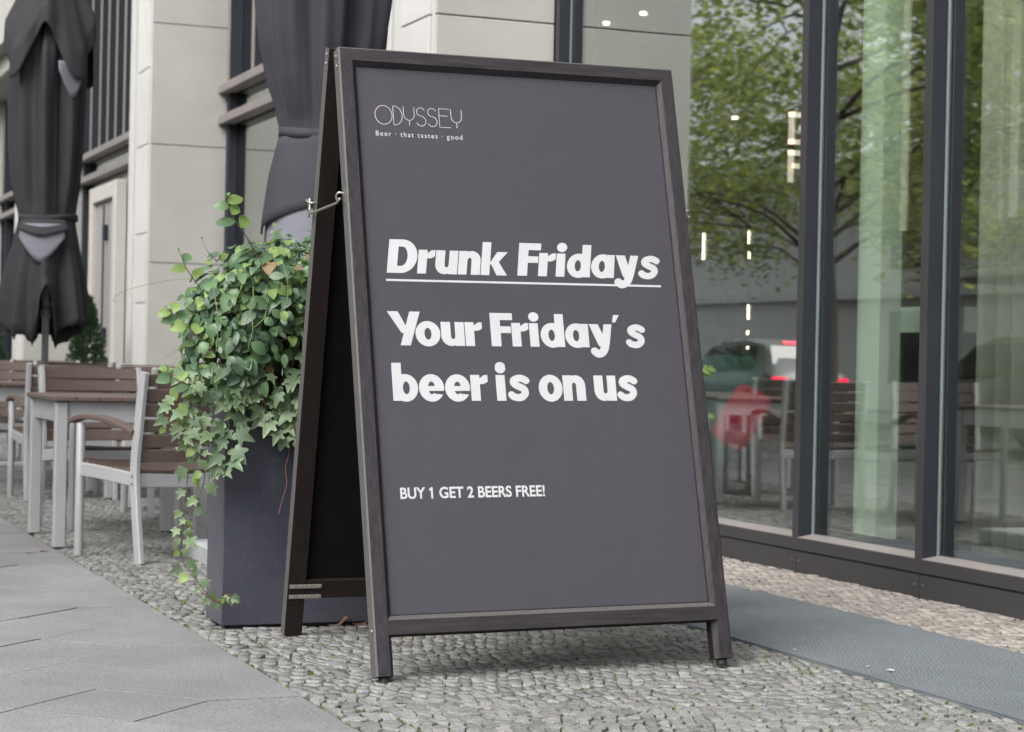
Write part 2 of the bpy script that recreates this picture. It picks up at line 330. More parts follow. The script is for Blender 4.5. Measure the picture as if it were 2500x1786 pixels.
def stone_mass(name, V, tones, m):
    n = len(V); vs = V.reshape(-1, 3); me = bpy.data.meshes.new(name)
    base = (np.arange(n)*18)[:, None]
    q = (base[:, :, None]+np.array(SF[:12])[None]).reshape(-1, 4); t = base+np.arange(12, 18)[None]
    loops = np.concatenate([q.ravel(), t.ravel()]).astype(np.int32)
    nf = len(q)+len(t); starts = np.concatenate([np.arange(len(q))*4, len(q)*4+np.arange(len(t))*6]).astype(np.int32)
    me.vertices.add(len(vs)); me.vertices.foreach_set('co', vs.astype(np.float32).ravel())
    me.loops.add(len(loops)); me.loops.foreach_set('vertex_index', loops)
    me.polygons.add(nf); me.polygons.foreach_set('loop_start', starts)
    me.update(calc_edges=True); me.validate()
    a = me.color_attributes.new('tone', 'FLOAT_COLOR', 'POINT'); a.data.foreach_set('color', np.repeat(np.repeat(tones, 18).astype(np.float32)[:, None], 4, 1).ravel())
    me.materials.append(m); return tag(link(name, me, cob), kind='stuff')
P1 = np.concatenate([cobbles(1.706, 3.31, 2.6, 20, .041, .064, .05), cobbles(1.557, 1.703, 2.6, 20, .0485, .07, 0.)])
c1 = P1.mean(1)
pr = np.array([proj((x, y, 0)) for x, y in c1])
vis = (pr[:, 0] > 0) & (pr[:, 0] < 2500) & (pr[:, 1] < 1790) & (pr[:, 1] > 900)
order = np.where(vis)[0]; order = order[np.argsort(pr[order, 2])][:300]
V1 = stone_verts(P1); T1 = rng.random(len(P1)); sel = np.zeros(len(P1), bool); sel[order] = True
for i in order:
    b = MB(); b.add(V1[i].tolist(), SF, 0, float(T1[i])); b.build('cobblestone', M['cobble'], cob)
stone_mass('far_cobblestones', V1[~sel], T1[~sel], M['cobble'])
# moss cushions that fill part of the joints
mo_ = MB(); k_ = (c1[:, 1] > 2.7) & (c1[:, 1] < 11)
idx = np.where(k_)[0]; idx = rng.permutation(idx)
for i in idx:
    cx_, cy_ = P1[i][random.randrange(6)]
    dens = .5+.5*math.sin(cx_*2.3+1.1)*math.sin(cy_*1.4+.4)+.35*math.sin(cx_*7.1+cy_*5.3)
    if random.random() > .2+.5*max(0, dens): continue
    n_ = 6; ra, rb = random.uniform(.008, .021), random.uniform(.005, .011); a0 = random.uniform(0, 3.14); h_ = random.uniform(-.0015, .004)
    ring = []
    for q in range(n_):
        a = 6.283*q/n_; u, v = ra*math.cos(a)*random.uniform(.7, 1.2), rb*math.sin(a)*random.uniform(.7, 1.2)
        ring.append((cx_+u*math.cos(a0)-v*math.sin(a0), cy_+u*math.sin(a0)+v*math.cos(a0), -.008))
    mo_.add(ring+[(cx_, cy_, h_)], [(q, (q+1) % n_, n_) for q in range(n_)], 0, random.random())
tag(mo_.build('joint_moss', M['mosspad'], cob, True), kind='stuff')
P2 = cobbles(4.105, 4.70, 2.6, 12, .043, .058, .02)
stone_mass('sandy_cobblestones', stone_verts(P2), rng.random(len(P2)), M['cobble_sand'])
P3 = cobbles(3.31, 4.70, 12.0, 20, .07, .075, .04); P3b = cobbles(3.31, 4.105, 9.45, 12, .06, .064, .04)
P3 = np.concatenate([P3, P3b]); stone_mass('terrace_cobblestones', stone_verts(P3), rng.random(len(P3)), M['cobble'])
P4 = cobbles(1.557, 4.70, 20, 40, .11, .11, .04); stone_mass('distant_cobblestones', stone_verts(P4), rng.random(len(P4)), M['cobble'])

# ------------------------------------------------------------------ steel entrance grating, laid in lengths
for k, (a, b, lab) in enumerate(((3.2, 6.36, 'longest length of studded grey-blue entrance matting nearest the camera'), (6.366, 7.405, 'short middle length of studded grey-blue entrance matting'), (7.42, 9.43, 'far length of studded grey-blue matting behind the sign'))):
    dx = (0, .004, -.012)[k]
    mo = empty('entrance_mat', (3.71+dx, (a+b)/2, 0)); tag(mo, lab, 'mat', 'lengths of entrance matting')
    w = .392; L = (b-a)/2
    MB().box(-w, w, -L, L, -.012, .004, bev=.004).build('mat_base', M['mat'], mo)
    s = MB(); p = .0165
    for j in range(int(2*L/p)-1):
        for i in range(int(2*w/p)-1):
            x = -w+p*(i+.75+(j % 2)*.5); y = -L+p*(j+1); r = p*random.uniform(.22, .32); x += random.gauss(0, .0028); y += random.gauss(0, .0034)
            if x > w-.016: continue
            s.add([(x-r, y, .0042), (x, y-r*1.2, .0042), (x+r, y, .0042), (x, y+r*1.2, .0042), (x, y, .0064)], [(0, 1, 4), (1, 2, 4), (2, 3, 4), (3, 0, 4)])
    tag(s.build('studs', M['stud'], mo), kind='stuff')
    for s_ in (-1, 1): MB().box(min(s_*w, s_*(w-.012)), max(s_*w, s_*(w-.012)), -L, L, .0043, .0052).build('edge_strip', M['mat'], mo)

# ------------------------------------------------------------------ the stone building
XG = 4.68
bld = empty('stone_building', (4.9, 15, 0)); tag(bld, 'pale limestone office building with deep pillars and dark windows', 'building')
def B(mb, name, m, parent=None, **k):
    o = mb.build(name, m, None, **k); o.parent = parent or bld; 
    pp = o.parent; loc = Vector((0, 0, 0))
    while pp: loc += pp.location; pp = pp.parent
    o.location = -loc; return o
rowsY = [0, .66, 1.826, 2.98, 4.16, 5.34, 6.5, 7.7, 9.6]; rowsX = [0, .72, 1.435, 2.117, 2.984, 3.733, 4.6, 5.5, 6.5, 7.7, 9.6]
def slab_face(parent, rows, fn, m='stone'):
    for z0, z1 in zip(rows[:-1], rows[1:]):
        mb = MB(); fn(mb, z0+.004, z1-.004); o = B(mb, 'stone_slab', M[m], parent)
        a = o.data.color_attributes.new('tone', 'FLOAT_COLOR', 'POINT'); t = random.random(); a.data.foreach_set('color', [t]*4*len(o.data.vertices))
for py in (2.82, 11.06, 19.30, 27.54, 35.78):
    pm = MB(); pm.box(3.955, 4.95, py+.03, py+1.06, -.02, 9.6)
    pil = B(pm, 'pillar', M['joint'])
    slab_face(pil, rowsY, lambda mb, a, b: mb.box(3.922, 4.676, py, py+.031, a, b, bev=.004))
    slab_face(pil, rowsX, lambda mb, a, b: mb.box(3.905, 3.957, py+.09, py+.62, a, b, bev=.005), 'stone_lit')
    B(MB().box(3.925, 3.958, py+.0315, py+.088, -.02, 9.6), 'corner_strip', M['stone_lit'], pil)
    B(MB().box(3.93, 3.96, py+.625, py+.76, -.02, 9.6, bev=.006).box(3.945, 3.965, py+.762, py+.86, -.02, 9.6, bev=.006).box(3.92, 3.96, py+.862, py+1.08, -.02, 9.6, bev=.006), 'pilaster_strip', M['stone_lit'], pil)
B(MB().box(3.96, 5.2, -2, 46, 9.6, 10.4, bev=.05), 'cornice', M['stone'])
B(MB().box(4.72, 5.0, -2, 46, 6.4, 9.6), 'upper_wall', M['stone'])
B(MB().box(4.9, 16, -2, 46, 9.3, 9.5), 'roof', M['grey_render'])
def bay(ya, yb, head, fins, posts):
    wn = B(MB().box(4.70, 4.82, ya, ya+.06, 0, head).box(4.70, 4.82, yb-.06, yb, 0, head).box(4.70, 4.82, ya+.061, yb-.061, head-.08, head).box(4.66, 4.9, ya+.061, yb-.061, 0, .3), 'window', M['alu_dark_shade'])
    B(MB().box(4.745, 4.755, ya+.06, yb-.06, .301, head-.081), 'pane', M['glass2'], wn)
    for z0, z1 in ((3.205, 3.29), (3.51, 3.595)):
        B(MB().box(4.58, 4.72, ya+.002, yb-.002, z0, z1, bev=.006), 'rail', M['bronze'], wn)
    for y in fins:
        B(MB().box(4.62, 4.742, y-.045, y+.045, 3.597, head-.09), 'mullion', M['alu_dark_shade'], wn)
        B(MB().box(4.612, 4.6195, y-.045, y+.045, 3.597, head-.09), 'mullion_cap', M['bronze'], wn)
    for y in posts:
        B(MB().box(4.66, 4.742, y-.06, y+.06, .302, 3.203), 'post', M['alu_dark_shade'], wn)
        B(MB().box(4.66, 4.742, y-.06, y+.06, 3.292, 3.508), 'post', M['alu_dark_shade'], wn)
    return wn
bay(12.16, 19.32, 6.4, [19.05, 18.1, 17.0, 15.5, 14.0], [19.2, 14.0])
w0 = bay(20.4, 27.56, 6.4, [27.3, 26.65, 26.0, 25.45, 24.9, 24.35, 23.0, 21.6], [27.4, 23.0])
bay(28.64, 35.8, 5.3, [35.2, 33.8, 32.4, 31.0, 29.6], [35.2, 33.8, 32.4, 31.0, 29.6])
B(MB().box(4.2, 4.72, 28.64, 35.76, 5.301, 5.6, bev=.02).box(4.0, 4.72, 28.64, 35.76, 5.602, 9.5), 'lintel', M['stone'])
B(MB().box(6.6, 6.8, 17.2, 46, 0, 6.3), 'inner_wall', M['ceil_in']); B(MB().box(4.84, 6.6, 17.2, 46, 6.32, 6.38), 'inner_ceiling', M['ceil_in']); B(MB().box(4.84, 6.6, 17.2, 46, .05, .1), 'inner_floor', M['floor_in'])
# office door in the left bay
dr = empty('entrance_door', (4.6, 25.3, 0)); tag(dr, 'grey entrance door in pale surround behind the far parasol', 'door')
f = MB().box(-.06, .08, -.92, -.70, 0, 3.06, bev=.01).box(-.06, .08, .70, .92, 0, 3.06, bev=.01).box(-.06, .08, -.699, .699, 2.86, 3.06, bev=.01); f.build('door_frame', M['doorframe'], dr)
MB().box(0, .05, -.69, -.01, .02, 2.85, bev=.006).build('door_leaf', M['door'], dr); MB().box(0, .05, .01, .69, .02, 2.85, bev=.006).build('door_leaf', M['door'], dr)
for z in (1.15, 2.45):
    MB().box(-.06, .0, -.16, -.04, z-.1, z+.1, bev=.01).build('lock_box', M['alu_dark_shade'], dr)
MB().tube([(-.05, -.1, .2), (-.05, -.1, 2.8)], .014, 8).build('lock_bar', M['alu'], dr)

# ------------------------------------------------------------------ glazed shopfront
shop = empty('glass_shopfront', (4.7, 7.5, 0)); tag(shop, 'dark aluminium shopfront with large reflecting panes', 'shopfront')
def S(mb, name, m, **k):
    o = mb.build(name, m, shop, **k); o.location = (-4.7, -7.5, 0); return o
HEAD = 4.4; mull = [3.96, 5.02, 6.04, 7.06, 8.078, 11.026]; mw = .026
for y in mull:
    S(MB().box(4.6835, 4.752, y-mw, y+mw, .104, HEAD), 'mullion', M['alu_dark_shade']); S(MB().box(4.68, 4.6832, y-mw, y+mw, .104, HEAD), 'mullion_face', M['alu'])  # darker body behind a paler face: the side's dark reflection is coloured in
    S(MB().box(4.772, 4.85, y-mw-.02, y+mw+.02, .17, HEAD), 'inner_mullion', M['alu_dark_shade'])
    S(MB().box(4.753, 4.758, y-mw-.013, y-mw+.004, .17, HEAD), 'gasket', M['gasket'])
    S(MB().box(4.753, 4.758, y+mw-.004, y+mw+.013, .17, HEAD), 'gasket', M['gasket'])
for a, b in zip(mull[:-1], mull[1:]):
    S(MB().box(4.6785, 4.76, a+mw+.0005, b-mw-.0005, .104, .160, bev=.003), 'bottom_rail', M['alu'])
    S(MB().prism([(4.6782, .1605), (4.772, .1605), (4.772, .178), (4.6782, .164)], a+mw+.001, b-mw-.001), 'sill', M['bronze'])
    S(MB().box(4.686, 4.76, a+.003, b-.003, -.02, .0985, bev=.003), 'plinth_panel', M['alu'])
    S(MB().box(4.759, 4.767, a+mw-.01, b-mw+.01, .17, HEAD), 'pane', M['glass'])
    S(MB().box(4.772, 4.84, a+mw+.021, b-mw-.021, .13, .20), 'inner_rail', M['alu_dark_shade'])
    for y in (a+.03, b-.03):
        S(MB().tube([(4.688, y, .055), (4.683, y, .055)], .005, 8), 'screw', M['screw'])
S(MB().box(4.69, 4.756, mull[0], mull[-1], .09, .1035), 'shadow_gap', M['rubber'])
S(MB().box(4.66, 4.86, mull[0]-.03, mull[-1]+.03, HEAD+.001, HEAD+.25), 'head_rail', M['alu'])
S(MB().box(4.40, 4.72, 3.9, 11.05, HEAD+.252, 6.4), 'fascia', M['alu'])
# ------------------------------------------------------------------ the room behind the glass
tag(MB().box(4.9, 12, 2.0, 17.15, .02, .09).build('interior_floor', M['floor_in']), kind='structure')
tag(MB().box(4.9, 12, 2.0, 17.15, 3.9, 4.0).build('interior_ceiling', M['ceil_in']), kind='structure')
tag(MB().box(11.9, 12.1, 2.0, 17.15, .1, 3.9).box(4.96, 11.9, 17.0, 17.15, .1, 3.9).box(4.96, 11.9, 2.0, 2.15, .1, 3.9).build('interior_wall', M['wall_in']), kind='structure')
c = MB().box(5.0, 5.112, 7.899, 8.094, .09, 3.9); cl = c.build('mint_column', M['mint']); tag(cl, 'slim mint green column just behind the middle pane', 'column')
tag(MB().box(5.6, 5.85, 8.27, 8.69, 1.13, 1.26, bev=.005).build('mint_shelf', M['mint']), 'mint green box shelf hanging inside the middle panes', 'shelf')
tag(MB().box(5.6, 5.85, 7.2, 7.94, 1.13, 1.26, bev=.005).build('mint_shelf', M['mint']), 'mint green box shelf inside the rightmost pane', 'shelf')
def curtain(name, x, ya, yb, z0, z1, lab, amp=.03, wl=.12):
    n = 60; vs = []; fs = []
    for i in range(n+1):
        y = ya+(yb-ya)*i/n; dx = amp*math.sin(2*math.pi*(y-ya)/wl)+.3*amp*math.sin(y*31)
        vs += [(x+dx, y, z0), (x+dx, y, z1)]
    fs = [(2*i, 2*i+2, 2*i+3, 2*i+1) for i in range(n)]
    o = MB().add(vs, fs).build(name, M['curtain'], smooth=True); so_ = o.modifiers.new('thick', 'SOLIDIFY'); so_.thickness = .004
    return tag(o, lab, 'curtain')
curtain('curtain', 5.25, 6.5, 7.44, .1, 3.88, 'pale sheer curtain behind the rightmost pane')
for k, (px_, y0_, w_, z0_) in enumerate(((5.05, 7.78, .05, 1.58), (5.05, 7.05, .022, 1.58), (5.05, 6.94, .06, 1.59), (5.05, 6.78, .08, 1.6))):
    nm = ('hanging strip nearest the mint column', 'thinnest of the hanging pale strips in the right pane', 'middle hanging pale strip in the right pane', 'widest hanging pale strip at the picture edge')[k]
    tag(MB().box(px_, px_+.012, y0_, y0_+w_, z0_, 3.88).build('hanging_strip', M['curtain']), 'pale '+nm if k == 0 else nm, 'blind', 'hanging blind strips')
def ray_at(px, py, x):
    d = fw*4861+cr*(px-1250)-cu*(py-893); t = x/d.x; return Vector((d.x*t, d.y*t, EYE+d.z*t))
for k, (px_, pa, pb, xx) in enumerate(((1718, 570, 634, 6.2), (1829, 564, 596, 6.6), (1829, 615, 632, 7.2), (1827, 745, 780, 6.6), (1718, 748, 760, 7.0), (1825, 808, 818, 7.4), (1825, 846, 853, 8.0))):
    a = ray_at(px_, pa, xx); b = ray_at(px_, pb, xx)
    lab = ('longest glowing tube pendant left, beside the sign edge', 'upper glowing tube pendant of the right-hand row', 'short glowing pendant below the upper right tube', 'lower glowing tube pendant of the right-hand row', 'tiny glowing pendant low on the left', 'small round glowing pendant above the mirrored car', 'tiniest glowing pendant in front of the mirrored car')[k]
    p = empty('pendant_lamp', (a.x, a.y, a.z)); tag(p, lab, 'lamp', 'pendant lamps in the cafe')
    MB().tube([(0, 0, b.z-a.z), (0, 0, 0)], .0075, 8).build('tube', M['lamp'], p); MB().tube([(0, 0, .002), (0, 0, 3.9-a.z)], .0025, 5).build('cord', M['rubber'], p)
for k, (px_, py_, lab) in enumerate(((1480, 60, 'round ceiling spot nearest the sign top'), (1570, 36, 'round ceiling spot at the top edge of the picture'), (1794, 291, 'round ceiling spot amid the mirrored foliage'))):
    d = fw*4861+cr*(px_-1250)-cu*(py_-893); t = (3.88-EYE)/d.z; q = Vector((d.x*t, d.y*t, 3.88))
    if q.x > 11.7 or q.y > 16.9:
        t = min(11.6/d.x, 16.9/d.y); q = Vector((d.x*t, d.y*t, EYE+d.z*t))
    sp = empty('ceiling_spot', q); tag(sp, lab, 'lamp', 'ceiling spots in the cafe')
    MB().tube([(0, 0, 0), (0, 0, .02)], .028, 14).build('lens', M['lamp'], sp); MB().tube([(0, 0, .0205), (0, 0, 3.9-q.z if q.z < 3.85 else .04)], .04, 14).build('housing', M['white'], sp)
q_ = ray_at(1752, 900, 6.5)
# lit letters on the cafe's back wall
def strokes(name, segs, w, d, o, lab):
    mb = MB(); w *= 1.75; segs = [tuple(1.75*v for v in s) for s in segs]
    for (x0, z0, x1, z1) in segs: mb.box(min(x0, x1)-w/2, max(x0, x1)+w/2, -d, 0, min(z0, z1)-w/2, max(z0, z1)+w/2)
    ob = mb.build(name, M['neon']); ob.location = o; return tag(ob, lab, 'sign letter', 'lit letters inside the cafe')
g0 = ray_at(1929, 347, 7.4); hh = .13
strokes('lit_letter', [(0, 0, 0, .115), (.0, .1152, .09, .1152), (0, -.0002, .09, -.0002), (.09, .0002, .09, .06), (.05, .0602, .088, .0602)], .02, .03, g0, 'lit square letter G beside the dark mullion')
g1 = ray_at(1927, 440, 7.4)
strokes('lit_letter', [(0, 0, 0, .115), (.0, .1152, .09, .1152), (.09, .06, .09, .1148), (.011, .0602, .088, .0602)], .02, .03, g1, 'lit square letter P below the letter G')
# armchair with a red cushion
ac = empty('armchair', (5.72, 11.05, .09), R(-60)); ac.scale = (.74, .8, .86); tag(ac, 'dark green velvet armchair behind the glass beside the sign', 'armchair')
def cushion(name, m, parent, sx, sy, sz, loc, rot=(0, 0, 0), p=.45):
    vs = []; fs = []; n = 12; k2 = 8
    sg = lambda v: math.copysign(abs(v)**p, v)
    for i in range(k2+1):
        ph = -math.pi/2+math.pi*i/k2
        for j in range(n):
            th = 2*math.pi*j/n; vs.append((sx*sg(math.cos(ph))*sg(math.cos(th)), sy*sg(math.cos(ph))*sg(math.sin(th)), sz*sg(math.sin(ph))))
    for i in range(k2): fs += [(i*n+j, i*n+(j+1) % n, (i+1)*n+(j+1) % n, (i+1)*n+j) for j in range(n)]
    o = MB().add(vs, fs).build(name, m, parent, smooth=True); o.location = loc; o.rotation_euler = rot; return o
cushion('seat', M['velvet_teal'], ac, .36, .34, .1, (0, 0, .33)); cushion('backrest', M['velvet_green'], ac, .38, .1, .46, (0, .34, .62), (R(-8), 0, 0))
cushion('armrest', M['velvet_green'], ac, .08, .36, .16, (-.4, .02, .45)); cushion('armrest', M['velvet_green'], ac, .08, .36, .16, (.4, .02, .45))
for x, y in ((-.3, -.25), (.3, -.25), (-.3, .28), (.3, .28)): MB().tube([(x, y, 0), (x*.95, y*.95, .25)], [.014, .02], 8).build('leg', M['rubber'], ac)
rc = cushion('red_cushion', M['velvet_red'], None, .13, .05, .19, ray_at(1812, 1020, 5.62), (R(-14), R(26), R(-52)), .4); tag(rc, 'crimson cushion standing on the green armchair', 'cushion')
# ------------------------------------------------------------------ the sandwich board
SX, SY = 1.82, 5.53; sign = empty('sandwich_board', (2.41, 6.1, 0))
tag(sign, 'tall dark wooden sandwich board with grey panel and white beer lettering', 'sandwich board')
LEAN = math.atan2(.53, 1.935); SW = 1.178; RT = -sign.location
MF = Matrix.Translation((SX, SY, 0)) @ Matrix.Rotation(-LEAN, 4, 'X') @ Matrix(((1, 0, 0, 0), (0, 1, 0, 0), (.0127, 0, 1, 0), (0, 0, 0, 1)))   # the board stands a little out of square
MK = Matrix.Translation((SX-.005, 6.533, 0)) @ Matrix.Rotation(math.atan2(.392, 1.93), 4, 'X')
def SG(mb, name, mats, T, parent=None, smooth=False):
    mb.v = [tuple(T @ Vector(p)) for p in mb.v]; o = mb.build(name, mats, parent or sign, smooth)
    if not parent: o.location = RT
    return o
def stile(sec, zb, ztop, mis):
    n = len(sec); vs = [(x, y, zb) for x, y in sec]+[(x, y, ztop(x)) for x, y in sec]
    b = MB()
    for i in range(n): b.add([vs[i], vs[(i+1) % n], vs[n+(i+1) % n], vs[n+i]], [(0, 1, 2, 3)], mis[i])
    b.add(vs[:n], [tuple(range(n))[::-1]], 2); b.add(vs[n:], [tuple(range(n))], 0); return b
secL = [(0, .005), (.005, 0), (.044, 0), (.0465, .004), (.058, .018), (.058, .05), (0, .05)]
secR = [(SW-x, y) for x, y in secL][::-1]
FM = [M['frame'], M['frame_edge'], M['frame_in']]
TOP = 2.003
SG(stile(secL, .02, lambda x: TOP-x-.0002, [1, 0, 0, 0, 2, 2, 1]), 'stile', FM, MF)
SG(stile(secR, .02, lambda x: TOP-(SW-x)-.0002, [2, 2, 0, 0, 0, 0, 2]), 'stile', FM, MF)
def rail(secyz, xl, xr, mis):
    n = len(secyz); b = MB(); A = [(xl(z), y, z) for y, z in secyz]; Bv = [(xr(z), y, z) for y, z in secyz]
    for i in range(n): b.add([A[i], A[(i+1) % n], Bv[(i+1) % n], Bv[i]], [(3, 2, 1, 0)], mis[i])
    b.add(A, [tuple(range(n))], 0); b.add(Bv, [tuple(range(n))[::-1]], 0); return b
FH = [M['frame_h'], M['frame_edge'], M['frame_in']]
SG(rail([(y, TOP-x) for x, y in secL], lambda z: TOP-z+.0002, lambda z: SW-(TOP-z)-.0002, [1, 0, 0, 0, 2, 2, 1]), 'top_rail', FH, MF)
SG(rail([(-.002, .141), (-.002, .184), (.003, .187), (.018, .199), (.05, .199), (.05, .139), (0, .139)], lambda z: .0445, lambda z: SW-.0445, [0, 1, 1, 2, 2, 2, 2]), 'bottom_rail', FH, MF)  # upper moulding slope takes the pale edge colour as a painted highlight
SG(MB().box(.05, SW-.05, .0195, .028, .190, 1.953), 'panel', M['board'], MF)
SG(MB().box(.052, SW-.052, .0285, .032, .192, 1.951), 'panel_back', M['board_back'], MF)
bead = MB().box(.0585, .0615, .0165, .0192, .2025, 1.942).box(SW-.0615, SW-.0585, .0165, .0192, .2025, 1.942).box(.062, SW-.062, .0165, .0192, .1995, .2025)
SG(bead, 'glazing_bead', M['frame'], MF)
for x in (.03, SW-.03): SG(MB().lathe([(.016, .0), (.017, .004), (.017, .016), (.012, .0215)], 14, o=(x, .026, -.0)), 'rubber_foot', M['rubber'], MF)
# rear frame
secK = [(0, 0), (.062, 0), (.062, .045), (0, .045)]
SG(stile(secK, .005, lambda x: 1.975, [2, 2, 2, 1]), 'rear_stile', FM, MK); SG(stile([(SW-x, y) for x, y in secK][::-1], .005, lambda x: 1.975, [2, 1, 2, 2]), 'rear_stile', FM, MK)
SG(MB().box(.0625, SW-.0625, .001, .044, 1.915, 1.974), 'rear_top_rail', M['frame_in'], MK)
SG(MB().box(.0625, SW-.0625, .001, .044, .135, .198, bev=.002), 'rear_bottom_rail', M['frame_in'], MK)
SG(MB().box(.05, SW-.05, .02, .03, .19, 1.95), 'rear_panel', M['board_back'], MK)
def dome(T, p, ax, r, name='screw', m='screw', parent=None):
    b = MB(); a = Vector(ax); q = Vector(p); b.tube([q, q+a*r*.35, q+a*r*.6], [r, r*.85, r*.35], 10); return SG(b, name, M[m], T, parent, True)
for k, z in enumerate((.178, .142)):
    st = SG(MB().box(.006, .118, -.0035, -.0003, z-.007, z+.007, bev=.001), 'corner_strap', M['strap'], MK)
    for x in (.017, .045, .076, .107):
        b = MB(); q = Vector((x, -.0035, z+random.uniform(-.002, .002))); b.tube([q, q+Vector((0, -.002, 0))], [.0034, .002], 8)
        b.v = [tuple(MK @ Vector(p)) for p in b.v]; b.build('rivet', M['screw'], st, True)
for z in (1.955, 1.925): dome(MK, (0, .022, z), (-1, 0, 0), .0065)
for z in (1.978, 1.945): dome(MF, (0, .026, z), (-1, 0, 0), .0065)
dome(MF, (0, .02, .155), (-1, 0, 0), .008)
# hinge leaves between the frames
for x in (.12, SW-.18): SG(MB().box(x, x+.06, .0502, .054, 1.93, 1.985), 'hinge', M['strap'], MF)
# hook and eye stays on both sides
for sgn, xs in ((-1, SX-.0005), (1, SX+SW+.0005)):
    hz = 1.452
    hk = empty('hook_stay', (0, 0, 0), parent=sign); hk.location = RT
    yf, yb = SY+.53*hz/1.935+.024, 6.533-.392*hz/1.93+.02
    def plate(y, tilt):
        b = MB(); b.prism([(-.011, -.002), (0, -.030), (.011, -.002), (.011, .010), (0, .034), (-.011, .010)], 0, .003)
        T = Matrix.Translation((xs, y, hz)) @ Matrix.Rotation(tilt, 4, 'X') @ Matrix.Rotation(R(90)*(-sgn), 4, 'Z')
        b.v = [tuple(T @ Vector((p[0], -p[1] if True else p[1], p[2]))) for p in b.v]; return b
    plate(yf, -LEAN).build('plate', M['steel'], hk); plate(yb, .21).build('plate', M['steel'], hk)
    X = lambda d: xs+sgn*d
    MB().tube(bez([(X(.003), yf, hz+.006), (X(.018), yf+.004, hz+.008), (X(.024), yf+.012, hz-.002), (X(.02), yf+.016, hz-.014)], 5), .0036, 8).build('eye', M['steel'], hk, True)
    MB().tube(bez([(X(.003), yb, hz-.002), (X(.018), yb+.002, hz-.004), (X(.026), yb+.016, hz-.001), (X(.026), yb+.034, hz+.008)], 5), .0036, 8).build('eye', M['steel'], hk, True)
    MB().tube(bez([(X(.016), yf-.004, hz-.010), (X(.022), yf+.008, hz-.022), (X(.02), yf+.022, hz-.024), (X(.02), (yf+yb)/2, hz-.031), (X(.021), yb-.004, hz-.037), (X(.021), yb+.008, hz-.026), (X(.021), yb+.013, hz+.006), (X(.02), yb+.02, hz+.002), (X(.02), yb+.024, hz-.05)], 6), .0042, 8).build('hook', M['steel'], hk, True)
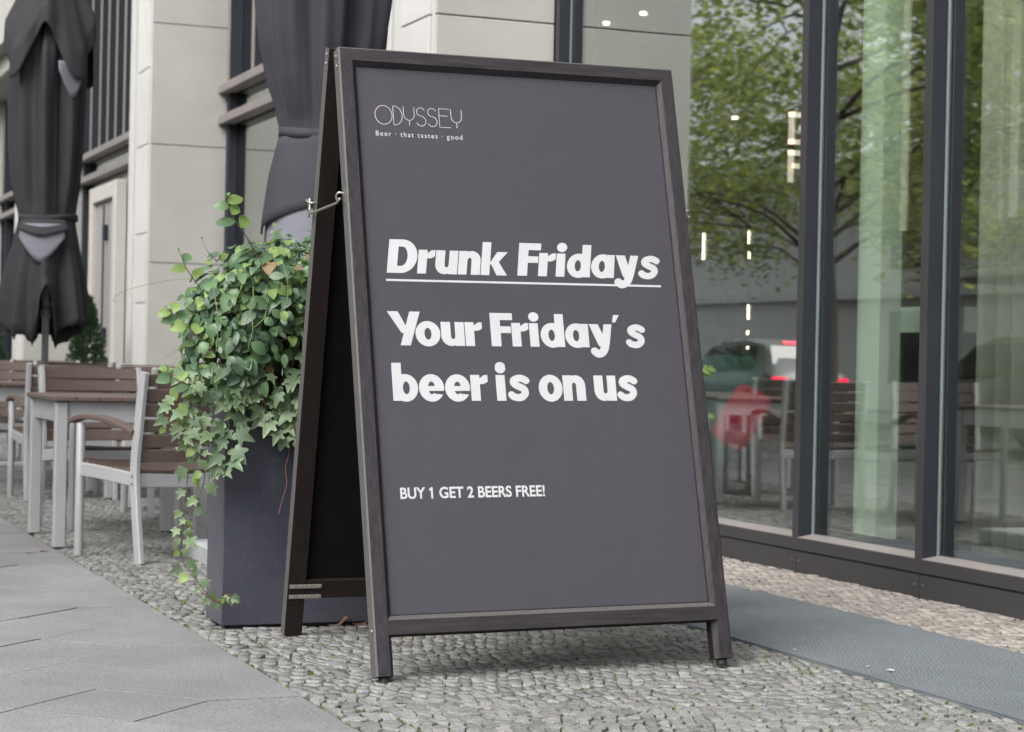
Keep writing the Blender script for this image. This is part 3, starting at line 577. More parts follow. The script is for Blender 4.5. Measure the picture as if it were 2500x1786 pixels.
# ---- lettering
GL = {"D":[[[0,1],[0,1000],[397,1000],[458,992],[518,975],[578,946],[633,909],[681,864],[736,794],[780,709],[807,618],[820,523],[815,428],[795,332],[759,246],[708,167],[657,112],[598,66],[533,31],[468,10],[397,0]],[[270,212],[377,209],[422,220],[473,260],[513,328],[540,428],[544,538],[523,643],[483,727],[447,765],[407,786],[271,789]]],"F":[[[0,1],[0,1000],[618,1000],[620,794],[543,790],[272,790],[270,603],[558,600],[560,403],[272,400],[269,1]]],"Y":[[[312,0],[416,368],[362,360],[357,365],[0,1000],[288,1000],[471,598],[478,583],[482,593],[602,1000],[880,1000],[580,1]]],"a":[[[312,-24],[247,-12],[186,14],[131,53],[81,106],[43,167],[17,232],[3,302],[1,378],[12,448],[36,518],[71,581],[116,633],[166,674],[226,705],[292,722],[357,724],[432,710],[670,709],[670,1],[458,0],[382,-21]],[[297,177],[332,180],[365,212],[388,262],[399,327],[397,393],[382,454],[357,499],[322,523],[287,519],[257,491],[232,438],[221,373],[223,307],[237,247],[262,202]]],"d":[[[312,-24],[247,-12],[181,17],[126,57],[76,112],[38,177],[13,247],[1,322],[3,398],[20,478],[51,548],[92,608],[146,660],[206,696],[277,719],[347,725],[418,714],[420,924],[422,1000],[669,1000],[670,1],[458,0],[382,-21]],[[297,177],[332,180],[365,212],[388,262],[399,327],[397,393],[382,454],[357,499],[322,523],[287,519],[257,491],[232,438],[221,373],[223,307],[237,247],[262,202]]],"b":[[[312,-24],[211,0],[0,1],[0,1000],[247,1000],[250,879],[251,714],[327,725],[397,718],[468,694],[532,654],[586,598],[627,533],[656,458],[669,378],[667,297],[650,222],[618,150],[573,86],[518,36],[453,-1],[382,-21]],[[347,177],[382,180],[412,208],[436,257],[449,322],[447,393],[432,454],[407,499],[373,523],[337,519],[307,491],[284,443],[271,378],[273,307],[287,247],[312,202]]],"o":[[[312,-24],[247,-12],[186,14],[131,53],[81,106],[43,167],[17,232],[3,302],[1,378],[12,448],[36,518],[71,581],[116,633],[166,674],[226,705],[292,722],[357,724],[422,712],[483,687],[538,648],[588,596],[627,533],[653,468],[667,398],[669,322],[658,252],[634,182],[598,118],[554,66],[503,25],[442,-5],[377,-22]],[[321,177],[357,180],[392,210],[417,262],[429,322],[427,393],[412,453],[382,502],[349,523],[312,520],[280,493],[254,443],[241,378],[243,307],[258,247],[287,199]]],"e":[[[312,-24],[226,-5],[151,36],[88,97],[40,172],[9,262],[0,357],[13,453],[45,538],[96,613],[161,671],[237,708],[322,725],[402,717],[483,687],[553,635],[611,563],[643,496],[664,423],[670,347],[662,272],[251,267],[282,205],[322,177],[357,180],[397,213],[422,190],[623,169],[625,162],[568,81],[493,19],[407,-16]],[[244,403],[422,400],[416,443],[392,490],[372,511],[352,522],[327,524],[307,517],[287,501],[267,473]]],"n":[[[0,1],[0,709],[247,710],[252,691],[317,711],[382,714],[453,697],[513,663],[548,632],[578,593],[603,548],[619,503],[630,433],[630,227],[628,0],[371,1],[369,438],[359,473],[342,496],[322,508],[297,508],[267,482],[251,433],[249,1]]],"r":[[[0,1],[0,709],[247,710],[252,605],[262,621],[357,698],[377,702],[469,714],[470,523],[362,461],[250,458],[249,1]]],"i":[[[0,1],[0,709],[247,710],[249,1]],[[111,758],[60,779],[20,819],[-2,869],[-3,924],[16,975],[56,1018],[106,1041],[161,1043],[216,1023],[258,985],[282,931],[283,874],[262,821],[221,780],[166,757]]],"k":[[[0,1],[0,1000],[247,1000],[250,995],[252,398],[265,408],[440,709],[729,710],[739,709],[501,408],[759,1],[460,1],[288,327],[257,330],[250,327],[249,1]]],"s":[[[191,-9],[86,18],[31,51],[-28,122],[-37,152],[-37,182],[-26,212],[-10,234],[16,252],[46,262],[96,256],[126,237],[161,199],[232,184],[297,191],[339,232],[342,242],[327,262],[211,315],[136,357],[87,393],[52,438],[32,503],[33,543],[45,583],[71,628],[103,659],[196,704],[252,718],[307,724],[382,716],[437,698],[539,638],[570,598],[578,558],[569,518],[543,485],[508,466],[478,462],[447,468],[367,514],[332,526],[292,526],[260,518],[258,513],[427,431],[473,396],[509,347],[527,307],[539,247],[537,207],[524,162],[503,124],[463,75],[412,32],[362,6],[307,-8],[252,-13]]],"y":[[[237,-315],[181,-304],[131,-276],[42,-194],[18,-144],[16,-109],[26,-72],[46,-42],[76,-19],[121,-5],[166,-11],[200,-29],[257,-79],[287,-52],[314,11],[272,42],[245,82],[19,709],[282,710],[311,633],[392,409],[397,410],[446,709],[674,710],[677,704],[587,167],[546,-14],[517,-104],[473,-188],[407,-255],[324,-300]]],"'":[[[56,770],[51,774],[101,1000],[267,1000],[141,772]]],"u":[[[630,709],[630,1],[383,0],[378,19],[313,-1],[248,-4],[177,13],[117,47],[82,78],[52,117],[27,162],[11,207],[0,277],[0,483],[2,710],[259,709],[261,272],[271,237],[288,214],[308,202],[333,202],[363,228],[379,277],[381,709]]]}
MT = Matrix.Translation(RT) @ MF @ Matrix.Translation((0, .01925, 0)) @ Matrix.Rotation(R(90), 4, 'X')   # curve xy-plane -> board plane, z towards the viewer
def place(o): o.parent = sign; o.data.transform(MT)
def to_mesh(name, c):
    t = bpy.data.objects.new(name, c); COL.objects.link(t); bpy.context.view_layer.update()
    me = bpy.data.meshes.new_from_object(t.evaluated_get(bpy.context.evaluated_depsgraph_get())); me.name = name; me.materials.clear(); me.materials.append(M['paint'])
    bpy.data.objects.remove(t); o = bpy.data.objects.new(name, me); COL.objects.link(o); return o
def words(name, items, lab):
    c = bpy.data.curves.new(name, 'CURVE'); c.dimensions = '2D'; c.fill_mode = 'BOTH'; c.extrude = .0001
    for txt, xa, xb, base, cap, shear in items:
        xs = []; x = 0
        for ch in txt:
            lo = min(p[0] for l in GL[ch] for p in l); hi = max(p[0] for l in GL[ch] for p in l)
            xs.append(x-lo); x += hi-lo+{'F': -40, 'Y': -150}.get(ch, 24)
        k = (xb-xa)/(x-24)
        for ch, ox in zip(txt, xs):
            for l in GL[ch]:
                s = c.splines.new('POLY'); s.points.add(len(l)-1); s.use_cyclic_u = True
                for q, (a, b) in zip(s.points, l): q.co = (xa-.006-SX+(a+ox)*k+shear*b*cap/1000, base+b*cap/1000, 0, 1)
    o = to_mesh(name, c); place(o); o['label'] = lab; return o
words('headline_lettering', [('Drunk', 1.945, 2.347, 1.262, .110, .15), ('Fridays', 2.383, 2.885, 1.263, .110, .15)], 'white slanted words Drunk Fridays')
SG(MB().box(1.935-SX, 2.884-SX, .0191, .01935, 1.2352, 1.2418), 'underline', M['paint'], MF)
words('body_lettering', [('Your', 1.937, 2.248, 1.0285, .109, 0), ("Friday'", 2.277, 2.727, 1.0285, .109, 0), ('s', 2.744, 2.816, 1.0285, .109, 0), ('beer', 1.940, 2.254, .8555, .117, 0), ('is', 2.281, 2.395, .8555, .117, 0), ('on', 2.425, 2.586, .8555, .117, 0), ('us', 2.617, 2.771, .8555, .117, 0)], "white words Your Friday's beer is on us")
def font_text(name, body, xa, base, xb, cap, off, lab, sp_=1.0):
    c = bpy.data.curves.new(name, 'FONT'); c.body = body; c.offset = off; c.extrude = .0001; c.size = cap/.70
    c.space_character = sp_; o = to_mesh(name, c); o.parent = sign
    w = max(v.co.x for v in o.data.vertices)
    o.data.transform(MT @ Matrix.Translation((xa-SX, base, 0)) @ Matrix.Diagonal(((xb-xa)/w, 1, 1, 1))); o['label'] = lab
font_text('offer_lettering', 'BUY 1 GET 2 BEERS FREE!', 1.934, .5515, 2.410, .0335, .0011, 'white words BUY 1 GET 2 BEERS FREE!')
fl = MB().prism([(2.0365-SX, .585), (2.0385-SX, .5795), (2.0305-SX, .5742), (2.0285-SX, .5785)], .0191, .01935); SG(fl, 'figure_one_flag', M['paint'], MF)
font_text('tagline_lettering', 'Beer \u00b7 that tastes \u00b7 good', 1.932, 1.7155, 2.226, .0165, .0001, 'small white words Beer that tastes good', 1.3)
def arc(cx, cy, rx, ry, a0, a1, n=20): return [(cx+rx*math.cos(R(a0+(a1-a0)*i/n)), cy+ry*math.sin(R(a0+(a1-a0)*i/n))) for i in range(n+1)]
b0, hgt = 1.7548, .0635; w = .0016
ody = [arc(1.9595, b0+hgt/2, .0285, hgt/2, 0, 360, 30), [(1.992, b0), (1.992, b0+hgt)], [(1.992, b0+hgt)]+arc(1.996, b0+hgt/2, .026, hgt/2, 90, -90)+[(1.992, b0)]]
def Yl(x0, x1): 
    c = (x0+x1)/2; r = (x1-x0)/2; return [[(x0, b0+hgt)]+arc(c, b0+hgt*.62, r, hgt*.34, 180, 360)+[(x1, b0+hgt)], [(c, b0), (c, b0+hgt*.28)]]
ody += Yl(2.027, 2.063)+Yl(2.188, 2.224)
def Sl(x0, x1): c = (x0+x1)/2; r = (x1-x0)/2; return [arc(c, b0+hgt*.77, r*.85, hgt*.22, 20, 270, 16)+arc(c, b0+hgt*.275, r, hgt*.265, 90, -160, 16)]
ody += Sl(2.069, 2.101)+Sl(2.107, 2.139)
ody += [[(2.183, b0+hgt), (2.147, b0+hgt), (2.147, b0), (2.185, b0)], [(2.147, b0+hgt*.62), (2.176, b0+hgt*.62)]]
c = bpy.data.curves.new('logo_lettering', 'CURVE'); c.dimensions = '3D'; c.bevel_depth = w; c.bevel_resolution = 1
for l in ody:
    s = c.splines.new('POLY'); s.points.add(len(l)-1)
    for q, (a, b) in zip(s.points, l): q.co = (a-SX+.004, b, -.0013, 1)
o = to_mesh('logo_lettering', c); place(o); o['label'] = 'thin white line letters ODYSSEY'

# ------------------------------------------------------------------ planter and its plants
pl = empty('planter', (2.53, 6.885, 0)); tag(pl, 'tall narrow anthracite metal planter box behind the sandwich board', 'planter')
def PL(mb, n, m): o = mb.build(n, m, pl); o.location = (-2.53, -6.885, 0); return o
x0, x1, y0, y1 = 1.655, 3.40, 6.765, 7.0
PL(MB().box(x0, x1, y0, y1, .012, .765, bev=.003), 'body', M['planter'])
PL(MB().box(x0-.002, x1+.002, y0-.002, y0+.02, .7655, .80, bev=.003).box(x0-.002, x1+.002, y1-.02, y1+.002, .7655, .80, bev=.003).box(x0-.002, x0+.02, y0+.0205, y1-.0205, .7655, .80, bev=.003).box(x1-.02, x1+.002, y0+.0205, y1-.0205, .7655, .80, bev=.003), 'rim', M['planter'])
PL(MB().box(x0+.021, x1-.021, y0+.021, y1-.021, .7655, .785), 'soil', M['soil'])
PL(MB().box(x0+.03, x1-.03, y0+.02, y1-.02, -.01, .0115), 'base', M['rubber'])
def at(px, py, y):
    d = fw*4861+cr*(px-1250)-cu*(py-893); t = y/d.y; return Vector((d.x*t, y, EYE+d.z*t))
def ovate(tone, w=.33, curl=.12, fold=.12):
    L = [0, .12, .3, .52, .74, .9, 1.0]; W = [.0, .55, .92, 1.0, .74, .38, .0]; vs = []; fs = []
    for l, ww in zip(L, W):
        z = curl*l*(1-l)*1.2-curl*.9*l*l; vs += [(-w*ww, l, z+fold*ww*.5), (0, l, z), (w*ww, l, z+fold*ww*.5)]
    for i in range(6): fs += [(3*i, 3*i+1, 3*i+4, 3*i+3), (3*i+1, 3*i+2, 3*i+5, 3*i+4)]
    return vs, fs, tone
def ivyleaf():
    half = [(0, .03), (.14, -.07), (.32, -.05), (.42, .06), (.40, .17), (.30, .25), (.40, .33), (.52, .48), (.50, .58), (.34, .57), (.22, .56), (.17, .74), (.09, .95), (0, 1.12)]
    out = half+[(-x, y) for x, y in half[::-1][1:-1]]; c = (0, .34)
    inn = [(c[0]+(x-c[0])*.88, c[1]+(y-c[1])*.88) for x, y in out]; n = len(out)
    zf = lambda x, y: .16*abs(x)-.22*(y-.35)**2-.1*abs(x)**2
    vs = [(x, y, zf(x, y)) for x, y in inn]+[(x, y, zf(x, y)) for x, y in out]+[(0, .34, 0)]
    fs = [(i, (i+1) % n, 2*n) for i in range(n)]+[(i, n+i, n+(i+1) % n, (i+1) % n) for i in range(n)]
    return vs, fs, n
LEAF = {}
def leaf_mesh(kind, v):
    key = (kind, v)
    if key in LEAF: return LEAF[key]
    t = [.15, .4, .65, .9][v % 4]
    if kind.startswith('ivy'):
        vs, fs, n = ivyleaf(); b = MB(); b.add(vs, fs, 0, t); b.m = [0]*n+[1]*n
        b.v = [(x*(1+.1*(v-1)), y, z*(1+.3*v)) for x, y, z in b.v]; me = b.mesh(kind+'_leaf', [M[kind], M['rim'] if kind == 'ivy1' else M['ivy1']], True)
    else:
        vs, fs, _ = ovate(t, .28+.04*v, .08+.07*v, .05+.05*v); b = MB(); b.add(vs, fs, 0, t); me = b.mesh(kind, [M[kind]], True)
    LEAF[key] = (me, vs if False else list(b.v), list(b.f), list(b.m), t); return LEAF[key]
def orient(nrm, tip):
    n = nrm.normalized(); t = tip-n*tip.dot(n)
    t = t.normalized() if t.length > 1e-4 else n.orthogonal().normalized(); x = t.cross(n)
    return Matrix(((x.x, t.x, n.x), (x.y, t.y, n.y), (x.z, t.z, n.z)))
class Plant:
    def __init__(s): s.L = []
    def leaf(s, p, nrm, tip, size, kind, v=None):
        s.L.append((Vector(p), orient(nrm, tip), size, kind, random.randrange(4) if v is None else v))
    def build(s, root, nmax, mass_name):
        cam0 = Vector((0, 0, EYE)); s.L.sort(key=lambda l: (l[0]-cam0).length+(3 if proj(l[0])[0] > 800 and proj(l[0])[0] < 1715 else 0))
        for p, Rm, sz, kind, v in s.L[:nmax]:
            o = link('leaf', leaf_mesh(kind, v)[0], root); o.matrix_basis = Matrix.Translation(p-root.location) @ (Rm*sz).to_4x4()
        rest = s.L[nmax:]
        if not rest: return
        kinds = sorted({l[3] for l in rest}); mats = []
        for k in kinds: mats += list(leaf_mesh(k, 0)[0].materials)
        off = {}; i = 0
        for k in kinds: off[k] = i; i += len(leaf_mesh(k, 0)[0].materials)
        b = MB()
        for p, Rm, sz, kind, v in rest:
            _, vs, fs, ms, t = leaf_mesh(kind, v); base = len(b.v); q = p-root.location
            b.v.extend([tuple(q+Rm @ (Vector(x)*sz)) for x in vs]); b.f.extend([tuple(i+base for i in f) for f in fs]); b.m.extend([off[kind]+m for m in ms]); b.c.extend([t]*len(vs))
        tag(b.build(mass_name, mats, root, True), kind='stuff')
def rv(s=1.0): return Vector((random.gauss(0, s), random.gauss(0, s), random.gauss(0, s)))
shrub = empty('climbing_shrub', (2.0, 6.88, .78)); tag(shrub, 'bushy green climbing shrub with rounded leaves growing in the planter', 'shrub')
P = Plant(); ST = MB(); GS = MB()
blobs = [((1.81, 6.86, 1.09), (.28, .25, .26), 1500), ((1.69, 6.84, .96), (.18, .2, .19), 460), ((1.94, 6.89, 1.17), (.26, .25, .24), 760), ((2.3, 6.88, 1.02), (.3, .25, .26), 170), ((2.8, 6.88, .98), (.34, .25, .24), 170), ((3.22, 6.88, .95), (.24, .24, .2), 130)]
for c, r, n in blobs:
    c = Vector(c)
    for k in range(n):
        d = rv().normalized(); rr = random.uniform(.5, 1.0)**.5*random.uniform(.85, 1.08)
        if d.z < -.55: continue
        p = c+Vector((d.x*r[0], d.y*r[1], d.z*r[2]))*rr
        if p.z < .80: continue
        nrm = d*.75+Vector((-.15, -.35, .55))+rv(.33); tip = Vector((d.x*.7, d.y*.7-.2, -.45))+rv(.45)
        u = random.random(); young = (p.z-.9)*.45+(rr-.8)*.5
        kind = 'leaf2' if u < .13+young*.5 else ('leaf1' if u < .60+young*.3 else 'leaf0')
        size = random.choice((random.uniform(.026, .048), random.uniform(.04, .072)))*(.8 if kind == 'leaf2' else 1)
        if random.random() < .018: kind = 'leaf3'
        P.leaf(p, nrm, tip, size, kind)
        if k % 9 == 0:
            root = Vector((c.x+random.uniform(-.08, .08), c.y+random.uniform(-.05, .05), .78)); mid = root.lerp(p, .5)+Vector((0, 0, .07))+rv(.03)
            ST.tube(bez([root, mid, p], 5), [.0035]*5+[.002]*5+[.0012], 5)
def sprig(pxs, y, rad, leaves, kind='leaf1', size=.06, sm=None, kinds=None):
    pts = [at(a, b, y+random.uniform(-.02, .02)) for a, b in pxs]; cv = bez(pts, 6)
    (sm or ST).tube(cv, [rad*(1-.6*i/(len(cv)-1)) for i in range(len(cv))], 5)
    for t, ang, sc_ in leaves:
        i = min(int(t*(len(cv)-1)), len(cv)-2); d = (cv[i+1]-cv[i]).normalized(); side = d.cross(Vector((0, -1, 0))).normalized()
        tip = d*math.cos(R(ang))+side*math.sin(R(ang)); P.leaf(cv[i], Vector((random.uniform(-.3, .3), -.75, random.uniform(.25, .8))), tip, size*sc_, kinds[random.randrange(len(kinds))] if kinds else kind)
sprig([(640, 650), (600, 575), (565, 525), (552, 470)], 6.78, .0028, [(.45, 75, 1.15), (.6, -60, 1.2), (.72, 55, .9), (.8, -70, .9), (.86, 60, 1.2), (.95, 35, .35), (1, 0, .25)], kinds=['leaf1', 'leaf2'])
sprig([(505, 720), (478, 690), (455, 655), (440, 620), (436, 612)], 6.8, .0022, [(.35, 70, 1.0), (.5, -70, 1.0), (.62, 50, .8), (1, 0, .2)], kinds=['leaf1', 'leaf2'])
sprig([(530, 640), (505, 612), (492, 580)], 6.8, .0016, [(1, 0, .25)])
sprig([(520, 860), (470, 810), (430, 775), (412, 755)], 6.75, .003, [(.3, 60, 1.0), (.45, -60, 1.0), (.6, 70, 1.0), (.72, -65, 1.0), (.85, 60, .85), (.93, -50, .85), (1, 10, .5)], kinds=['leaf1', 'leaf1', 'leaf2'])
sprig([(600, 960), (545, 915), (495, 865), (460, 815)], 6.73, .003, [(.3, 70, 1.1), (.5, -70, 1.1), (.7, 60, 1.0), (.85, -60, .9)], kinds=['leaf0', 'leaf1'])
sprig([(560, 960), (470, 940), (420, 920), (402, 905)], 6.74, .0022, [(.4, -60, 1.0), (.55, 70, 1.0), (.75, -60, .9), (.9, 60, .8), (1, 20, .6)], kinds=['leaf1', 'leaf2'])
sprig([(660, 620), (672, 590), (668, 548)], 6.76, .0016, [(1, 10, .35), (.8, -60, .3)], 'leaf2', sm=GS)
for pxs in ([(500, 684), (440, 682), (375, 692), (320, 706), (290, 718), (277, 730), (278, 737), (284, 736)], [(450, 845), (425, 860), (405, 872)], [(610, 700), (640, 680), (660, 672)]):
    GS.tube(bez([at(a, b, 6.78) for a, b in pxs], 5), .0011, 4)
for a, b in (((618, 700), (600, 790)), ((612, 760), (606, 850)), ((690, 640), (700, 745)), ((520, 700), (528, 860)), ((650, 760), (620, 800)), ((600, 650), (560, 760))):
    GS.tube(bez([at(a[0], a[1], 6.6), at((a[0]+b[0])/2+8, (a[1]+b[1])/2, 6.585), at(b[0], b[1], 6.6)], 5), .0016, 5)
for a, b, sz in ((1722, 905, .05), (1733, 898, .045), (1729, 914, .04), (1736, 1012, .035)):
    P.leaf(at(a-8, b, 6.86), Vector((.1, -.8, .5)), Vector((1, 0, random.uniform(-.4, .4))), sz, 'leaf2')
ST.tube(bez([at(1640, 960, 6.88), at(1700, 920, 6.87), at(1728, 906, 6.86)], 5), .002, 5)
P.build(shrub, 290, 'inner_foliage')
def SH(mb, n, m): o = mb.build(n, m, shrub); o.location = -shrub.location; return o
SH(ST, 'stems', M['stem']); SH(GS, 'young_stems', M['greenstem'])
ivy = empty('trailing_ivy', (1.85, 6.78, .79)); tag(ivy, 'pale green trailing ivy spilling over the planter front down to the ground', 'ivy')
P = Plant(); ST = MB(); RS = MB()
def strand(pxs, ys, n, size, kinds, rad=.0022, st=None, spread=75, tail=.55, start=.05):
    pts = [at(a, b, y) for (a, b), y in zip(pxs, np.interp(np.linspace(0, 1, len(pxs)), [0, 1], ys))]; cv = bez(pts, 7); (st or ST).tube(cv, [rad*(1-.5*i/(len(cv)-1)) for i in range(len(cv))], 5)
    for k in range(n):
        t = start+(1-start)*k/max(1, n-1); i = min(int(t*(len(cv)-1)), len(cv)-2); d = (cv[i+1]-cv[i]).normalized(); s = 1 if k % 2 else -1
        tip = Vector((s*random.uniform(.3, .9), -.3, -random.uniform(.3, .9))); off = Vector((s*.02, -.012, random.uniform(-.01, .01)))
        sz = size*random.uniform(.75, 1.25)*(1-tail*t); p = cv[i]+off*(sz/size)
        (st or ST).tube([cv[i], p], .0009, 4)
        P.leaf(p, Vector((random.gauss(-.1, .35), -.85, random.gauss(.35, .3))), tip, sz, kinds[random.randrange(len(kinds))])
IK = ['ivy0', 'ivy0', 'ivy1']; IY = ['ivy1', 'ivy1', 'ivy0', 'leaf2']
strand([(500, 960), (470, 1030), (462, 1120), (452, 1220), (440, 1300), (448, 1370), (480, 1415), (520, 1462), (555, 1462), (562, 1448)], (6.74, 6.70), 30, .052, IY, .0022, tail=.5)
strand([(520, 1000), (490, 1090), (500, 1160), (475, 1235), (445, 1290), (440, 1350)], (6.72, 6.70), 12, .052, IY)
strand([(560, 970), (558, 1050), (550, 1110), (535, 1160)], (6.70, 6.69), 11, .060, IK, tail=.2)
strand([(600, 960), (560, 1020), (500, 1080), (470, 1130)], (6.71, 6.70), 12, .056, IK, tail=.3)
strand([(640, 960), (655, 1010), (690, 1040), (712, 1075)], (6.71, 6.68), 12, .058, IK, tail=.1)
strand([(700, 950), (720, 1000), (745, 1040), (760, 1085)], (6.69, 6.67), 12, .058, IK, tail=.2)
strand([(470, 900), (430, 960), (415, 1010), (410, 1050)], (6.76, 6.72), 12, .054, IY, tail=.3)
strand([(520, 900), (470, 960), (450, 1030), (440, 1060)], (6.74, 6.71), 12, .058, IK, tail=.2)
for k in range(95):
    a, b = random.uniform(470, 775), random.gauss(940, 34)
    y = random.uniform(6.66, 6.76); P.leaf(at(a, b, y), Vector((random.gauss(-.15, .4), -.8, random.gauss(.5, .3))), Vector((random.gauss(0, .6), -.2, -.8)), random.uniform(.038, .064), random.choice(IK+['leaf0', 'leaf1']))
for k in range(60):
    x = random.uniform(2.0, 3.38); z = random.gauss(.76, .06); P.leaf(Vector((x, random.uniform(6.70, 6.76), z)), Vector((random.gauss(0, .4), -.8, .5)), Vector((random.gauss(0, .6), -.2, -.8)), random.uniform(.045, .07), random.choice(IK))
for pxs in ([(700, 1075), (706, 1100), (697, 1140), (700, 1180), (690, 1215), (680, 1255)], [(640, 1015), (625, 1040), (598, 1055)], [(560, 1448), (545, 1462), (520, 1464), (490, 1442)]):
    RS.tube(bez([at(a, b, 6.70) for a, b in pxs], 6), .0016, 5)
P.build(ivy, 260, 'inner_ivy')
for mb, n, m in ((ST, 'stems', 'stem'), (RS, 'red_stems', 'redstem')):
    o = mb.build(n, M[m], ivy); o.location = -ivy.location
# ------------------------------------------------------------------ cafe furniture
def bar(mb, pts, w, h, up=None, mi=0):
    pts = [Vector(p) for p in pts]; vs = []; fs = []
    for i, p in enumerate(pts):
        d = (pts[min(i+1, len(pts)-1)]-pts[max(i-1, 0)]).normalized(); u = (up or Vector((0, 0, 1))); s = d.cross(u).normalized(); u2 = s.cross(d); e = min(w, h)*.18
        vs += [p+s*a+u2*b for a, b in ((-w/2+e, -h/2), (w/2-e, -h/2), (w/2, -h/2+e), (w/2, h/2-e), (w/2-e, h/2), (-w/2+e, h/2), (-w/2, h/2-e), (-w/2, -h/2+e))]
    n = 8
    for i in range(len(pts)-1): fs += [(i*n+k, i*n+(k+1) % n, (i+1)*n+(k+1) % n, (i+1)*n+k) for k in range(n)]
    fs += [tuple(range(n))[::-1], tuple(range((len(pts)-1)*n, len(pts)*n))]; mb.add(vs, fs, mi)
def make_chair():
    c = empty('armchair', (0, 0, 0)); X = .285
    post = [(-.27, 0), (-.236, .25), (-.222, .43), (-.245, .62), (-.265, .78), (-.28, .865)]
    for s in (-1, 1):
        b = MB(); bar(b, bez([(s*X, y, z) for y, z in post], 4), .028, .048, Vector((0, 1, 0))); smooth_by_angle(b.build('back_leg', M['silver'], c))
        b = MB(); b.lathe([(.0205, 0), (.0215, .004), (.0215, .615), (.019, .62)], 14, o=(s*X, .215, 0)); smooth_by_angle(b.build('front_leg', M['silver'], c))
        b = MB(); bar(b, bez([(s*X, .285, .628), (s*X, .18, .650), (s*X, .02, .645), (s*X, -.13, .618), (s*X, -.228, .592)], 4), .055, .024); smooth_by_angle(b.build('arm', M['wood'], c))
        b = MB(); bar(b, bez([(s*(X-.001), .213, .405), (s*(X-.001), .05, .398), (s*(X-.001), -.215, .378)], 4), .020, .062); b.build('side_rail', M['silver'], c)
    b = MB(); bar(b, [(-X+.014, -.222, .374), (0, -.226, .366), (X-.014, -.222, .374)], .018, .06); b.build('rear_rail', M['silver'], c)
    b = MB(); bar(b, [(-X+.02, .213, .40), (X-.02, .213, .40)], .018, .05); b.build('front_rail', M['silver'], c)
    zp = lambda z: np.interp(z, [q[1] for q in post], [q[0] for q in post])
    for k in range(6):
        z = .485+k*.069; y = float(zp(z)); b = MB(); lean = Vector((0, -.22, 1)).normalized()
        bar(b, [(x, y+.012-.045*(1-(x/X)**2), z) for x in np.linspace(-X+.016, X-.016, 9)], .014, .058, lean); b.build('back_slat', M['wood'], c)
    for k in range(10):
        y = .205-k*.045; z = .438-.030*(k/9)+.012*((k-4.5)/4.5)**2; b = MB()
        bar(b, [(x, y, z-.014*(1-(x/X)**2)) for x in np.linspace(-X+.002, X-.002, 7)], .038, .016); b.build('seat_slat', M['wood'], c)
    for s in (-1, 1):
        for y, z in ((-.222, .395), (-.222, .36)):
            b = MB(); b.tube([(s*(X+.0145), y, z), (s*(X+.017), y, z)], .006, 8); b.build('screw', M['screw'], c)
    return c
chair0 = make_chair(); used = [False]
def chair(x, y, deg, lab):
    o = chair0 if not used[0] else copy_tree(chair0); used[0] = True
    o.location = (x, y, 0); o.rotation_euler = (0, 0, R(deg)); tag(o, lab, 'chair', 'slatted cafe armchairs'); return o
def make_table():
    t = empty('cafe_table', (0, 0, 0)); hx, hy = .39, .45
    for k in range(7):
        a = -hx+k*2*hx/7; b = MB(); b.box(a+.002, a+2*hx/7-.002, -hy, hy, .712, .736, bev=.004); b.build('tabletop_plank', M['wood'], t)
    for sx in (-1, 1):
        for sy in (-1, 1):
            b = MB(); x, y = sx*.345, sy*.395; b.box(x-.03, x+.03, y-.03, y+.03, 0.006, .711, bev=.006); b.build('leg', M['silver'], t)
            MB().box(x-.024, x+.024, y-.024, y+.024, -.004, .0055).build('glide', M['rubber'], t)
    for s in (-1, 1):
        MB().box(-.314, .314, s*.395-.012, s*.395+.012, .61, .711, bev=.002).build('apron', M['silver'], t)
        MB().box(s*.345-.012, s*.345+.012, -.364, .364, .61, .711, bev=.002).build('apron', M['silver'], t)
    return t
tab0 = make_table(); tused = [False]
def table(x, y, deg, lab):
    o = tab0 if not tused[0] else copy_tree(tab0); tused[0] = True
    o.location = (x, y, 0); o.rotation_euler = (0, 0, R(deg)); tag(o, lab, 'table', 'slatted cafe tables'); return o
table(1.915, 10.12, 0, 'nearest slatted brown table with silver legs beside the pavement edge')
chair(1.955, 9.30, 24, 'nearest slatted armchair turned away from the camera left of the ivy')
chair(2.03, 10.98, 192, 'slatted armchair facing the camera across the nearest table')
chair(2.13, 13.12, 4, 'slatted armchair turned away, left behind the nearest table')
table(2.05, 14.0, 2, 'second slatted brown table at the left picture edge')
chair(1.95, 14.95, 176, 'slatted armchair facing the camera behind the second table')
chair(2.62, 11.75, 8, 'dark slatted armchair turned away, half hidden by the shrub')
table(2.75, 12.55, 0, 'third slatted table, mostly hidden behind the shrub')
chair(2.85, 13.45, 186, 'slatted armchair facing the camera behind the hidden third table')
chair(2.62, 15.9, 8, 'slatted armchair turned away in the far row near the far parasol')
table(2.7, 16.7, 0, 'far slatted table below the far parasol')
chair(2.75, 17.6, 182, 'slatted armchair at the back of the far row')
chair(1.95, 16.9, 150, 'slatted armchair farthest left in the far row')
chair(3.15, 14.7, -20, 'slatted armchair before the conifer topiary')
